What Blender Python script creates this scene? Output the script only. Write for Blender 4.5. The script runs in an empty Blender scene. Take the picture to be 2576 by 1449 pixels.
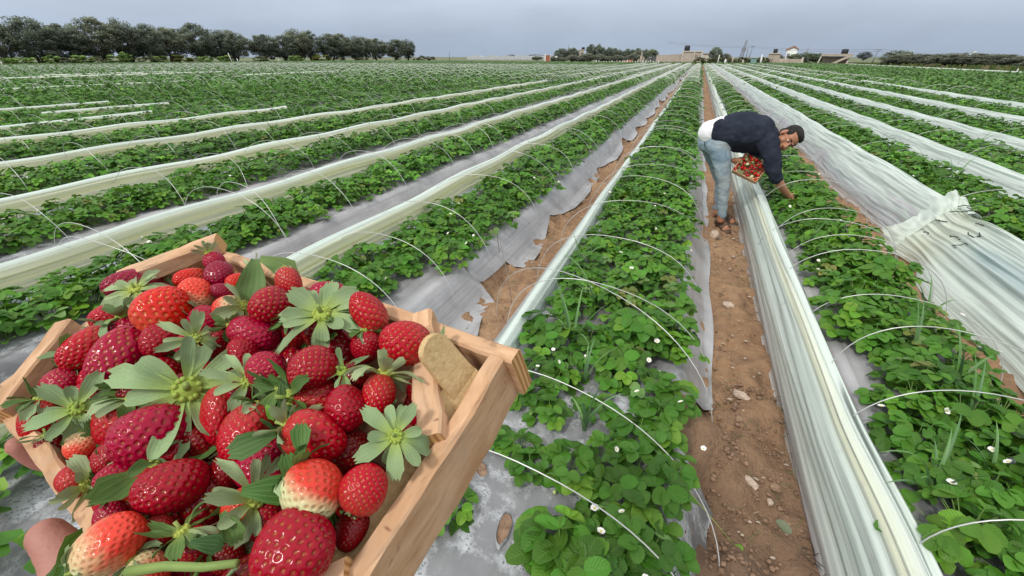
import bpy, bmesh, math, random
import numpy as np
from mathutils import Vector, Matrix, Euler, noise as mnoise
random.seed(7); RNG = np.random.default_rng(11)
SC = bpy.context.scene; COL = SC.collection
R = math.radians

# ------------------------------------------------------------------ camera model (survey of the place from the photograph)
F = 1100.0; HC = 1.65
PIT = math.atan((724.5-143)/F); YAW = math.atan((1765-1288)/math.hypot(F, 724.5-143))
CR = Vector((math.cos(YAW), math.sin(YAW), 0)); _f0 = Vector((-math.sin(YAW), math.cos(YAW), 0))
CF = _f0*math.cos(PIT)+Vector((0, 0, -math.sin(PIT))); CU = _f0*math.sin(PIT)+Vector((0, 0, math.cos(PIT)))
CP = Vector((0, 0, HC))
def ray(x, y): return CF+CR*((x-1288)/F)+CU*((724.5-y)/F)
def on_z(x, y, z=0.0):
    d = ray(x, y); return CP+d*((z-HC)/d.z)
def on_y(x, y, Y):
    d = ray(x, y); return CP+d*(Y/d.y)
def on_x(x, y, X):
    d = ray(x, y); return CP+d*(X/d.x)
def at_d(x, y, t): return CP+ray(x, y)*t
def proj(p):
    v = Vector(p)-CP; z = v.dot(CF)
    if z < 1e-3: return (-9999, -9999, z)
    return (1288+F*v.dot(CR)/z, 724.5-F*v.dot(CU)/z, z)
cam = bpy.data.cameras.new('camera'); cam.sensor_width = 36; cam.lens = 36*F/2576; cam.clip_start = .02; cam.clip_end = 6000
camo = bpy.data.objects.new('camera', cam); COL.objects.link(camo)
camo.matrix_world = Matrix(((CR.x, CU.x, -CF.x, CP.x), (CR.y, CU.y, -CF.y, CP.y), (CR.z, CU.z, -CF.z, CP.z), (0, 0, 0, 1)))
SC.camera = camo
SC.view_settings.view_transform = 'Standard'; SC.view_settings.look = 'None'; SC.view_settings.exposure = 0
SC.render.engine = 'CYCLES'
SC.cycles.max_bounces = 8; SC.cycles.transparent_max_bounces = 12; SC.cycles.use_denoising = True
SC.cycles.caustics_reflective = False; SC.cycles.caustics_refractive = False

# ------------------------------------------------------------------ node helpers
class NT:
    def __init__(s, nt): s.nt = nt; nt.nodes.clear()
    def n(s, typ, **kw):
        nd = s.nt.nodes.new('ShaderNode'+typ)
        for k, v in kw.items():
            if k.startswith('i_'): nd.inputs[k[2:].replace('_', ' ')].default_value = v
            else: setattr(nd, k, v)
        return nd
    def l(s, a, b): s.nt.links.new(a, b)
    def val(s, sock, v):
        if hasattr(v, 'links') or isinstance(v, bpy.types.NodeSocket): s.l(v, sock)
        else: sock.default_value = v
    def math(s, op, a, b=0.5, c=None, clamp=False):
        m = s.n('Math', operation=op, use_clamp=clamp); s.val(m.inputs[0], a); s.val(m.inputs[1], b)
        if c is not None: s.val(m.inputs[2], c)
        return m.outputs[0]
    def mix(s, f, a, b, mode='MIX'):
        m = s.n('Mix', data_type='RGBA', blend_type=mode); s.val(m.inputs[0], f)
        for i, v in ((6, a), (7, b)):
            if isinstance(v, (tuple, list)) and len(v) == 3: v = (*v, 1)
            s.val(m.inputs[i], v)
        return m.outputs[2]
    def noise(s, vec, scale, det=3, rough=.55, dist=0):
        nd = s.n('TexNoise'); s.l(vec, nd.inputs['Vector']); nd.inputs['Scale'].default_value = scale
        nd.inputs['Detail'].default_value = det; nd.inputs['Roughness'].default_value = rough; nd.inputs['Distortion'].default_value = dist
        return nd.outputs['Fac']
    def ramp(s, f, stops, interp='LINEAR'):
        r = s.n('ValToRGB'); s.l(f, r.inputs[0]); e = r.color_ramp.elements; r.color_ramp.interpolation = interp
        while len(e) < len(stops): e.new(.5)
        for el, (p, c) in zip(e, stops):
            el.position = p; el.color = (*c, 1) if isinstance(c, (tuple, list)) else (c, c, c, 1)
        return r.outputs[0]
    def rng(s, v, a, b, c=0., d=1.):
        m = s.n('MapRange'); s.l(v, m.inputs[0])
        for i, q in enumerate((a, b, c, d)): m.inputs[i+1].default_value = q
        return m.outputs[0]
    def obj(s, sc=(1, 1, 1)):
        t = s.n('TexCoord'); return s.map(t.outputs['Object'], sc)
    def geo(s, sc=(1, 1, 1)):
        t = s.n('NewGeometry'); return s.map(t.outputs['Position'], sc)
    def uv(s, sc=(1, 1, 1)):
        t = s.n('TexCoord'); return s.map(t.outputs['UV'], sc)
    def map(s, v, sc):
        m = s.n('Mapping'); s.l(v, m.inputs[0]); m.inputs['Scale'].default_value = sc; return m.outputs[0]
    def attr(s, name, kind='GEOMETRY'): return s.n('Attribute', attribute_name=name, attribute_type=kind)
    def bump(s, h, strength=.5, dist=.01):
        b = s.n('Bump'); s.l(h, b.inputs['Height']); b.inputs['Strength'].default_value = strength; b.inputs['Distance'].default_value = dist
        return b.outputs[0]
    def bsdf(s, col, rough=.6, spec=.4, normal=None, **kw):
        p = s.n('BsdfPrincipled')
        if isinstance(col, (tuple, list)): col = (*col[:3], 1)
        s.val(p.inputs['Base Color'], col); s.val(p.inputs['Roughness'], rough); s.val(p.inputs['Specular IOR Level'], spec)
        if normal is not None: s.l(normal, p.inputs['Normal'])
        for k, v in kw.items(): s.val(p.inputs[k.replace('_', ' ')], v)
        return p.outputs[0]
    def out(s, sh):
        o = s.n('OutputMaterial'); s.l(sh, o.inputs[0])
    def mixsh(s, f, a, b):
        m = s.n('MixShader'); s.val(m.inputs[0], f); s.l(a, m.inputs[1]); s.l(b, m.inputs[2]); return m.outputs[0]
    def transl(s, col):
        t = s.n('BsdfTranslucent')
        if isinstance(col, (tuple, list)): col = (*col[:3], 1)
        s.val(t.inputs[0], col); return t.outputs[0]
MATS = {}
def newmat(name):
    m = bpy.data.materials.new(name); m.use_nodes = True; MATS[name] = m; return NT(m.node_tree)
def simple(name, col, rough=.7, spec=.3, var=.25, scale=20, bump=0., bscale=None, coords='obj'):
    t = newmat(name); v = t.obj() if coords == 'obj' else t.geo()
    nz = t.noise(v, scale, 4)
    c = t.mix(t.rng(nz, .3, .7), tuple(x*(1-var) for x in col), tuple(min(1, x*(1+var)) for x in col))
    nm = t.bump(t.noise(v, bscale or scale*3, 4), bump, .01) if bump else None
    t.out(t.bsdf(c, rough, spec, nm)); return MATS[name]

# ------------------------------------------------------------------ mesh helpers
class MB:
    def __init__(s): s.v = []; s.f = []; s.c = []; s.uv = []; s.mi = []
    def add(s, verts, faces, col=None, uv=None, mi=0):
        b = len(s.v); s.v += [tuple(p) for p in verts]
        s.f += [tuple(i+b for i in f) for f in faces]; s.mi += [mi]*len(faces)
        n = len(verts)
        if col is None: s.c += [(1, 1, 1, 1)]*n
        elif isinstance(col[0], (int, float)): s.c += [tuple(col) if len(col) == 4 else (*col, 1)]*n
        else: s.c += [tuple(q) if len(q) == 4 else (*q, 1) for q in col]
        s.uv += list(uv) if uv is not None else [(0, 0)]*n
        return s
    def box(s, sx, sy, sz, mat=Matrix(), col=None, mi=0, jit=0):
        vs = []
        for z in (-.5, .5):
            for x, y in ((-.5, -.5), (.5, -.5), (.5, .5), (-.5, .5)):
                vs.append(mat @ Vector((x*sx+random.uniform(-jit, jit), y*sy+random.uniform(-jit, jit), z*sz+random.uniform(-jit, jit))))
        return s.add(vs, [(0, 3, 2, 1), (4, 5, 6, 7), (0, 1, 5, 4), (1, 2, 6, 5), (2, 3, 7, 6), (3, 0, 4, 7)], col, None, mi)
    def tube(s, pts, rad, n=6, col=None, cap=True, mi=0):
        pts = [Vector(p) for p in pts]; k = len(pts)
        rs = [rad]*k if isinstance(rad, (int, float)) else list(rad)
        vs = []; uv = []; prev = None; L = 0
        for i, p in enumerate(pts):
            t = (pts[min(i+1, k-1)]-pts[max(i-1, 0)]).normalized()
            if prev is None:
                a = Vector((0, 0, 1)) if abs(t.z) < .9 else Vector((1, 0, 0)); u = t.cross(a).normalized()
            else: u = (prev-t*prev.dot(t)).normalized()
            prev = u; w = t.cross(u)
            if i: L += (p-pts[i-1]).length
            for j in range(n):
                q = 2*math.pi*j/n; vs.append(p+u*(math.cos(q)*rs[i])+w*(math.sin(q)*rs[i])); uv.append((j/n, L))
        fs = [(i*n+j, i*n+(j+1) % n, (i+1)*n+(j+1) % n, (i+1)*n+j) for i in range(k-1) for j in range(n)]
        if cap: fs += [tuple(range(n))[::-1], tuple((k-1)*n+j for j in range(n))]
        return s.add(vs, fs, col, uv, mi)
    def grid(s, P, col=None, uv=None, mi=0):       # P[i][j] points
        a = len(P); b = len(P[0]); vs = [p for r in P for p in r]
        fs = [(i*b+j, i*b+j+1, (i+1)*b+j+1, (i+1)*b+j) for i in range(a-1) for j in range(b-1)]
        return s.add(vs, fs, [c for r in col for c in r] if col else None, [q for r in uv for q in r] if uv else None, mi)
    def ell(s, c, r, rot=Matrix(), nu=16, nv=10, col=None, mi=0):
        vs = [Vector((0, 0, -1))]
        for i in range(1, nv):
            th = math.pi*i/nv-math.pi/2
            for j in range(nu):
                ph = 2*math.pi*j/nu; vs.append(Vector((math.cos(th)*math.cos(ph), math.cos(th)*math.sin(ph), math.sin(th))))
        vs.append(Vector((0, 0, 1))); rm = rot.to_3x3()
        vs = [Vector(c)+rm @ Vector((p.x*r[0], p.y*r[1], p.z*r[2])) for p in vs]
        fs = [(0, 1+(j+1) % nu, 1+j) for j in range(nu)]
        for i in range(nv-2):
            for j in range(nu):
                a = 1+i*nu; fs.append((a+j, a+(j+1) % nu, a+nu+(j+1) % nu, a+nu+j))
        a = 1+(nv-2)*nu; t = len(vs)-1
        fs += [(a+j, a+(j+1) % nu, t) for j in range(nu)]
        return s.add(vs, fs, col, None, mi)
    def mesh(s, name, smooth=True):
        me = bpy.data.meshes.new(name); me.from_pydata(s.v, [], s.f)
        if s.v:
            ca = me.color_attributes.new('col', 'FLOAT_COLOR', 'POINT'); ca.data.foreach_set('color', np.array(s.c, 'f').ravel())
            ul = me.uv_layers.new(name='UVMap'); li = np.zeros(len(me.loops), 'i'); me.loops.foreach_get('vertex_index', li)
            ul.data.foreach_set('uv', np.array(s.uv, 'f')[li].ravel())
            if smooth: me.polygons.foreach_set('use_smooth', [True]*len(me.polygons))
            if any(s.mi): me.polygons.foreach_set('material_index', s.mi)
        return me
    def obj(s, name, mats, parent=None, smooth=True):
        return mk(name, s.mesh(name, smooth), mats, parent)
def mk(name, me, mats=None, parent=None):
    if mats is not None and not me.materials:
        for m in (mats if isinstance(mats, (list, tuple)) else [mats]): me.materials.append(MATS[m] if isinstance(m, str) else m)
    o = bpy.data.objects.new(name, me); COL.objects.link(o)
    if parent is not None: o.parent = parent
    return o
def np_mesh(name, V, Q, col=None, smooth=False, uv=None):
    me = bpy.data.meshes.new(name); V = np.asarray(V, 'f'); Q = np.asarray(Q, 'i'); k = Q.shape[1]
    me.vertices.add(len(V)); me.vertices.foreach_set('co', V.ravel())
    me.loops.add(Q.size); me.loops.foreach_set('vertex_index', Q.ravel())
    me.polygons.add(len(Q)); me.polygons.foreach_set('loop_start', np.arange(0, Q.size, k, dtype='i'))
    if smooth: me.polygons.foreach_set('use_smooth', np.ones(len(Q), bool))
    me.update(calc_edges=True)
    if col is not None:
        ca = me.color_attributes.new('col', 'FLOAT_COLOR', 'POINT'); c = np.ones((len(V), 4), 'f'); c[:, :col.shape[1]] = col
        ca.data.foreach_set('color', c.ravel())
    if uv is not None:
        ul = me.uv_layers.new(name='UVMap'); ul.data.foreach_set('uv', np.asarray(uv, 'f')[Q.ravel()].ravel())
    return me
def tag(o, label=None, cat=None, group=None, kind=None):
    if label: o['label'] = label
    if cat: o['category'] = cat
    if group: o['group'] = group
    if kind: o['kind'] = kind
    return o
def thing(name, loc, label, cat, group=None, rz=0., scale=1.):
    o = bpy.data.objects.new(name, None); COL.objects.link(o); o.empty_display_size = .05
    o.location = loc; o.rotation_euler = (0, 0, rz); o.scale = (scale,)*3
    return tag(o, label, cat, group)
def frame(z, up=Vector((0, 0, 1)), loc=(0, 0, 0), spin=0.):     # matrix whose local Z runs along z
    z = Vector(z).normalized(); x = up.cross(z)
    if x.length < 1e-4: x = Vector((1, 0, 0)).cross(z)
    x.normalize(); y = z.cross(x)
    m = Matrix((x, y, z)).transposed().to_4x4(); m = Matrix.Translation(loc) @ m @ Matrix.Rotation(spin, 4, 'Z'); return m
def vnoise(x, y=0., z=0.): return mnoise.noise(Vector((x, y, z)))
class Blob:                       # tapered limbs and ellipsoids fused into ONE continuous skin
    def __init__(s): s.m = MB()
    def limb(s, pts, rad, n=14):
        pts = [Vector(p) for p in pts]; P = []; Rr = []
        for i in range(len(pts)-1):
            for k in range(6):
                t = k/6; P.append(pts[i].lerp(pts[i+1], t)); Rr.append(rad[i]*(1-t)+rad[i+1]*t)
        P.append(pts[-1]); Rr.append(rad[-1]); s.m.tube(P, Rr, n)
        for p, r in zip(pts, rad): s.m.ell(p, (r, r, r), nu=14, nv=10)
        return s
    def ell(s, c, r, rot=Matrix()): s.m.ell(c, r, rot, 20, 14); return s
    def build(s, name, mat, parent=None, voxel=.01, smooth=6, disp=None):
        me = s.m.mesh(name); o = bpy.data.objects.new(name, me)
        tmp = bpy.data.scenes.new('tmp'); tmp.collection.objects.link(o)
        rm = o.modifiers.new('r', 'REMESH'); rm.mode = 'VOXEL'; rm.voxel_size = voxel; rm.use_smooth_shade = True
        sm = o.modifiers.new('s', 'SMOOTH'); sm.iterations = smooth; sm.factor = .5
        vl = tmp.view_layers[0]; vl.update(); dg = vl.depsgraph; ev = o.evaluated_get(dg)
        nm = bpy.data.meshes.new_from_object(ev); o.modifiers.clear(); o.data = nm; nm.name = name
        tmp.collection.objects.unlink(o); bpy.data.scenes.remove(tmp); COL.objects.link(o); bpy.data.meshes.remove(me)
        if disp:
            nv = len(nm.vertices); N_ = np.zeros(nv*3, 'f'); nm.vertex_normals.foreach_get('vector', N_); C_ = np.zeros(nv*3, 'f'); nm.vertices.foreach_get('co', C_)
            d_ = np.array([disp(Vector(c)) for c in C_.reshape(-1, 3)], 'f'); nm.vertices.foreach_set('co', (C_.reshape(-1, 3)+N_.reshape(-1, 3)*d_[:, None]).ravel()); nm.update()
        nm.polygons.foreach_set('use_smooth', [True]*len(nm.polygons))
        nm.materials.clear(); nm.materials.append(MATS[mat] if isinstance(mat, str) else mat)
        if parent is not None: o.parent = parent; o.matrix_parent_inverse = Matrix.Translation(-parent.location) if parent.type == 'EMPTY' else Matrix()
        return o
def child_world(o, parent):        # parent a mesh given in world coordinates to an Empty standing somewhere
    o.parent = parent; o.matrix_parent_inverse = parent.matrix_basis.inverted(); return o

# ------------------------------------------------------------------ light
SUN_EL, SUN_AZ = R(48), R(200)        # the azimuth is measured from +Y towards +X: behind the camera, a little to its left
w = bpy.data.worlds.new('World'); SC.world = w; w.use_nodes = True
t = NT(w.node_tree)
sky = t.n('TexSky', sky_type='NISHITA', sun_disc=False, sun_elevation=SUN_EL, sun_rotation=SUN_AZ, altitude=50, air_density=1.6, dust_density=4.0, ozone_density=1.5)
tc = t.n('TexCoord'); sp = t.n('SeparateXYZ'); t.l(tc.outputs['Generated'], sp.inputs[0])
el = sp.outputs[2]
mp = t.n('Mapping'); t.l(tc.outputs['Generated'], mp.inputs[0]); mp.inputs['Scale'].default_value = (1, 1, 3.2)
n1 = t.noise(mp.outputs[0], 2.1, 5, .55, .4); n2 = t.noise(mp.outputs[0], 6.0, 4, .5, .2)
over = t.ramp(el, [(0.0, (4.5, 5.4, 6.8)), (.04, (4.8, 5.75, 7.3)), (.10, (6.2, 7.15, 8.7)), (.2, (7.6, 8.2, 9.2)), (.5, (11.5, 11.6, 11.8)), (1.0, (14.5, 14.3, 13.9))])
cl = t.rng(n1, .32, .70, .88, 1.12); over = t.mix(1.0, over, cl, 'MULTIPLY')
cl2 = t.rng(n2, .58, .72, 0., .22)
hi = t.math('MULTIPLY', t.rng(n2, .50, .66, 0., .75), t.math('MULTIPLY', t.rng(el, .085, .14, 0, 1), t.rng(sp.outputs[0], -.05, .12, 0, 1)))
over = t.mix(hi, over, (9.0, 9.0, 9.3, 1))
colr = t.mix(.86, sky.outputs[0], over)
bg = t.n('Background'); t.l(colr, bg.inputs[0]); bg.inputs[1].default_value = .1
ow = t.n('OutputWorld'); t.l(bg.outputs[0], ow.inputs[0])
sl = bpy.data.lights.new('sun', 'SUN'); sl.energy = 1.9; sl.angle = R(8); sl.color = (1, .96, .90)
so = bpy.data.objects.new('sun', sl); COL.objects.link(so)
sd = Vector((math.sin(SUN_AZ)*math.cos(SUN_EL), math.cos(SUN_AZ)*math.cos(SUN_EL), math.sin(SUN_EL)))
so.rotation_euler = sd.to_track_quat('Z', 'Y').to_euler(); so.location = (0, 0, 20)
# ------------------------------------------------------------------ beds of the field (metres; rows run along +Y)
# name, film ridge X, left foot, plants from, plants to, right foot
BEDS = [('A', -.70, -.98, -.58, .10, .36), ('L1', -2.30, -2.55, -2.08, -1.47, -1.20), ('L2', -3.95, -4.25, -3.70, -3.20, -2.85),
        ('L3', -5.9, -6.15, -5.63, -4.92, -4.55), ('L4', -7.95, -8.2, -7.68, -6.85, -6.5), ('L5', -10.2, -10.45, -10.05, -9.05, -8.6),
        ('B', .775, .74, .99, 1.47, 1.74), ('C', 2.42, 2.12, 2.62, 3.14, 3.36), ('D', 3.68, 3.45, 3.86, 4.6, 4.84),
        ('E', 5.15, 4.93, 5.35, 6.35, 6.6), ('F', 7.0, 6.75, 7.2, 8.4, 8.65), ('G', 9.1, 8.85, 9.3, 10.4, 10.7)]
NEAR = len(BEDS)
k = 0
x = -12.4
while x > -128: BEDS.append(('far', x, x-.25, x+.15, x+1.2, x+1.55)); x -= 2.05
x = 11.3
while x < 25.5: BEDS.append(('far', x, x-.25, x+.2, x+1.35, x+1.6)); x += 2.05
YEND = lambda x: 122 if x > -22 else (122+(-22-x)*.55 if x > -80 else 154)
HB = .26
def sstep(a, b, v):
    t = np.clip((v-a)/(b-a), 0, 1); return t*t*(3-2*t)
def bedz(X):
    z = np.zeros_like(X)
    for b in BEDS[:NEAR]:
        _, r, xl, p0, p1, xr = b
        z = np.maximum(z, HB*sstep(xl, xl+.2, X)*(1-sstep(xr-.24, xr, X)))
    return z
def bz(x): return float(bedz(np.array([x]))[0])
# smooth value noise on arrays
_tab = np.random.default_rng(3).random((256, 256))
def vn(x, y):
    x = np.asarray(x, float); y = np.asarray(y, float); xi = np.floor(x).astype(int); yi = np.floor(y).astype(int)
    fx = x-xi; fy = y-yi; fx = fx*fx*(3-2*fx); fy = fy*fy*(3-2*fy)
    g = lambda a, b: _tab[a & 255, b & 255]
    return (g(xi, yi)*(1-fx)+g(xi+1, yi)*fx)*(1-fy)+(g(xi, yi+1)*(1-fx)+g(xi+1, yi+1)*fx)*fy
def fbm(x, y, o=3): return sum(vn(x*2**k+k*17, y*2**k+k*31)/2**k for k in range(o))/sum(1/2**k for k in range(o))

# ------------------------------------------------------------------ ground material + sheet
t = newmat('soil'); v = t.geo()
na = t.noise(v, 1.3, 5, .6); nb = t.noise(v, 14, 5, .65); nc = t.noise(v, 70, 3)
c = t.mix(t.rng(na, .3, .7), (.27, .16, .09), (.44, .285, .17))
c = t.mix(t.rng(nb, .40, .72, 0, .8), c, (.185, .115, .075), 'MIX'); c = t.mix(t.rng(t.noise(v, 3.4, 4, .6), .52, .68, 0, .5), c, (.20, .135, .09))
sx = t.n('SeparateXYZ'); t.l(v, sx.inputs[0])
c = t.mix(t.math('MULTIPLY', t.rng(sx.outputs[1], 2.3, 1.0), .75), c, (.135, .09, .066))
c = t.mix(t.rng(nc, .68, .8, 0, .5), c, (.5, .38, .27))
far = t.rng(sx.outputs[1], 112, 126); fx_ = t.math('MAXIMUM', far, t.math('MAXIMUM', t.rng(sx.outputs[0], 26.5, 29), t.rng(sx.outputs[0], -127, -129)))
gr = t.mix(t.rng(t.noise(v, .25, 4), .35, .65), (.12, .16, .085), (.19, .195, .13))  # far grass tones paled, haze painted into the ground colour
c = t.mix(fx_, c, gr)
h = t.math('ADD', t.math('MULTIPLY', nb, 1.0), t.math('MULTIPLY', nc, .35))
t.out(t.bsdf(c, .92, .15, t.bump(h, .9, .03)))
def lines(segs):
    out = []
    for a, b, s in segs: out += list(np.arange(a, b, s))
    return np.array(out)
GX = lines([(-3000, -400, 400), (-400, -140, 40), (-140, -14, 2), (-14, -2.6, .07), (-2.6, 3.4, .025), (3.4, 11.2, .07), (11.2, 60, 2), (60, 400, 40), (400, 3001, 400)])
GY = lines([(-60, -4, 8), (-4, .4, .4), (.4, 7, .04), (7, 14, .1), (14, 40, .6), (40, 160, 4), (160, 400, 40), (400, 4001, 400)])
X, Y = np.meshgrid(GX, GY)
Z = -.012+bedz(X)*np.where(Y > 132, 0, 1)
onpath = (Z < .03)
Z = Z+np.where(np.abs(X) < 14, (fbm(X*9, Y*9, 3)-.5)*.115*onpath+(fbm(X*2.2+9, Y*1.7, 2)-.5)*.05*onpath, 0)
# soil heap spilling at the near end of bed A
Z = Z+.16*np.exp(-((X-.33)/.13)**2-((Y-1.66)/.16)**2)+.13*np.exp(-((X-.40)/.10)**2-((Y-1.08)/.12)**2)
nx = len(GX); ny = len(GY); idx = np.arange(nx*ny).reshape(ny, nx)
Q = np.stack([idx[:-1, :-1], idx[:-1, 1:], idx[1:, 1:], idx[1:, :-1]], -1).reshape(-1, 4)
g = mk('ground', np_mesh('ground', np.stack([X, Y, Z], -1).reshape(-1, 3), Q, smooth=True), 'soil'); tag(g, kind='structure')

# ------------------------------------------------------------------ plastic mulch film
t = newmat('mulch'); v = t.geo()
st = t.noise(t.geo((38, .8, 38)), 1.0, 4, .6); bl = t.noise(v, 2.2, 4, .6); fi = t.noise(t.geo((90, 5, 90)), 1, 3)
c = t.mix(t.rng(bl, .3, .7), (.27, .27, .275), (.46, .46, .475))
c = t.mix(t.rng(st, .5, .75, 0, .45), c, (.17, .15, .135))
# condensation under the film close to the camera: pale patches broken by clear droplets
sx = t.n('SeparateXYZ'); t.l(v, sx.inputs[0])
nearm = t.rng(sx.outputs[1], 2.2, 1.6)
vo = t.n('TexVoronoi', feature='F1'); t.l(v, vo.inputs['Vector']); vo.inputs['Scale'].default_value = 75
vo2 = t.n('TexVoronoi', feature='F1'); t.l(v, vo2.inputs['Vector']); vo2.inputs['Scale'].default_value = 120
patch = t.math('MULTIPLY', t.rng(t.noise(v, 7, 5, .65), .47, .60), nearm)
drop = t.math('MINIMUM', t.rng(vo.outputs['Distance'], .22, .34), t.rng(vo2.outputs['Distance'], .14, .25))
wet = t.mix(t.rng(bl, .4, .65), (.10, .106, .11), (.20, .207, .215))
c = t.mix(t.math('MULTIPLY', nearm, .8), c, wet)
c = t.mix(t.math('MULTIPLY', patch, t.math('MULTIPLY', drop, .7)), c, (.55, .58, .61))
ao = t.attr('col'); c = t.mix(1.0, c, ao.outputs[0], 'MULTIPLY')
hh = t.math('ADD', t.math('MULTIPLY', st, .6), t.math('MULTIPLY', fi, .3))
hh = t.math('ADD', hh, t.math('MULTIPLY', t.math('MULTIPLY', patch, drop), -.25))
t.out(t.bsdf(c, t.rng(bl, .3, .7, .24, .42), .55, t.bump(hh, .55, .012)))

def ysteps(y0, y1, s0=.05, grow=1.035):
    ys = [y0]; s = s0
    while ys[-1] < y1:
        ys.append(ys[-1]+s)
        if ys[-1] > 6: s = min(s*grow, 4)
    return np.array(ys)
BEDNAME = {'A': 'the bed just left of the bare path', 'B': 'the bed the man is picking', 'L1': 'the second bed left of the bare path', 'L2': 'the third bed left of the bare path',
           'L3': 'the fourth bed left of the bare path', 'L4': 'the fifth bed left of the bare path', 'L5': 'the sixth bed left of the bare path',
           'C': 'the bed right behind the man', 'D': 'the third bed right of the bare path', 'E': 'the fourth bed right of the bare path',
           'F': 'the fifth bed right of the bare path', 'G': 'the sixth bed right of the bare path'}
def mulch(b):
    nm, r, xl, p0, p1, xr = b
    ys = ysteps(-.9, YEND(r)) if nm != 'far' else np.array([max(.5, abs(r)*.12), 15, 30, 60, 90, YEND(r)])
    us = np.linspace(0, 1, 42 if nm != 'far' else 8)
    U, YY = np.meshgrid(us, ys)
    left = xl+.03+0*YY; right = xr+.015+0*YY
    if nm == 'L1':            # torn, scalloped lower edge
        right = xr-.02+.10*np.abs(np.sin(YY*1.25+.6))**.6-.16*np.clip(fbm(YY*.9, YY*0+3, 2)-.45, 0, 1)*2.2
        right = np.where(YY < 2.66, -1.10+.05*np.sin(YY*7)-.18*sstep(1.7, 1.2, YY)*0, right); right = np.where((YY > 2.62) & (YY < 3.35), right-.16*sstep(2.62, 2.7, YY)*(1-sstep(3.2, 3.35, YY)), right)
    if nm == 'A':
        right = right-.15*sstep(2.0, 1.88, YY)*sstep(1.32, 1.5, YY)+.01*np.sin(YY*5)
        right = right+np.where(YY < 1.5, .05*np.sin(YY*9), 0)*sstep(1.5, 1.3, YY)
    if nm == 'L2': right = right+.03*np.sin(YY*.9)
    XX = left+(right-left)*U
    ZZ = (bedz(XX) if nm != 'far' else HB*sstep(0, .16, U)*(1-sstep(.82, 1, U)))
    wr = (vn(XX*14+5, YY*1.4)-.5)*.022+(vn(XX*45, YY*3.0)-.5)*.010
    ZZ = ZZ+.012+wr*(np.where(ZZ < .2, 1.3, .7))
    if nm == 'A': ZZ = ZZ+.16*np.exp(-((XX-.33)/.13)**2-((YY-1.66)/.16)**2)*0
    V = np.stack([XX, YY, ZZ], -1).reshape(-1, 3); a, bb = YY.shape; ix = np.arange(a*bb).reshape(a, bb)
    Q = np.stack([ix[:-1, :-1], ix[:-1, 1:], ix[1:, 1:], ix[1:, :-1]], -1).reshape(-1, 4)
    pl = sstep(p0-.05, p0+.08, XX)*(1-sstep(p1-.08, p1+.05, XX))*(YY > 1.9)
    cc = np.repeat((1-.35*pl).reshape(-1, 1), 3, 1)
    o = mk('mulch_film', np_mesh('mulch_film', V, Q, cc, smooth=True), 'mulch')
    if nm == 'far': tag(o, 'narrow grey mulch film glimpsed under the crowded far rows', 'mulch film', 'mulch films under the far rows')
    else: tag(o, {'A': 'grey plastic mulch covering the bed just left of the bare path, wet with droplets', 'B': 'grey plastic mulch under the plants the man is picking',
                  'L1': 'wrinkled grey mulch with scalloped torn edge beside the soil strip behind the crate', 'L2': 'wide smooth grey mulch slope of the third bed left of the path'}.get(nm,
                 'grey plastic mulch under the plants of '+BEDNAME[nm]), 'mulch film', 'plastic mulch films')
    return o
MULCH = {}
for b in BEDS:
    o = mulch(b)
    if b[0] != 'far': MULCH[b[0]] = o

# ------------------------------------------------------------------ folded tunnel film along each bed
t = newmat('film'); a = t.attr('col'); uvv = t.uv((46, .55, 1)); s1 = t.noise(uvv, 1.0, 4, .6, .3); s2 = t.noise(t.uv((130, .9, 1)), 1.0, 3, .6); s3 = t.noise(t.uv((9, 1.6, 1)), 1, 3)
c = t.mix(t.rng(s1, .42, .70, 0, .5), a.outputs[0], (.92, .95, .92))
c = t.mix(t.rng(s2, .52, .82, 0, .40), c, (.45, .50, .49))
c = t.mix(t.rng(s3, .48, .78, 0, .25), c, (.52, .59, .60))
vv_ = t.geo(); dirt = t.rng(t.noise(vv_, 9, 5, .7), .60, .78, 0, .3); c = t.mix(dirt, c, (.42, .34, .25))
nm_ = t.bump(t.math('ADD', s1, t.math('MULTIPLY', s2, .5)), .45, .012)
sh = t.bsdf(c, .34, .5, nm_)
sh = t.mixsh(.22, sh, t.transl(c))
tr = t.n('BsdfTransparent'); tr.inputs[0].default_value = (.93, .95, .95, 1)
fac = t.math('MULTIPLY', a.outputs['Alpha'], t.rng(s1, .3, .7, 2.0, .6), clamp=True)
t.out(t.mixsh(fac, sh, tr.outputs[0]))
WH = (.75, .87, .79); YE = (.76, .75, .40); Y2 = (.82, .83, .58); GY_ = (.47, .53, .55); PK = (.58, .57, .58)
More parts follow.
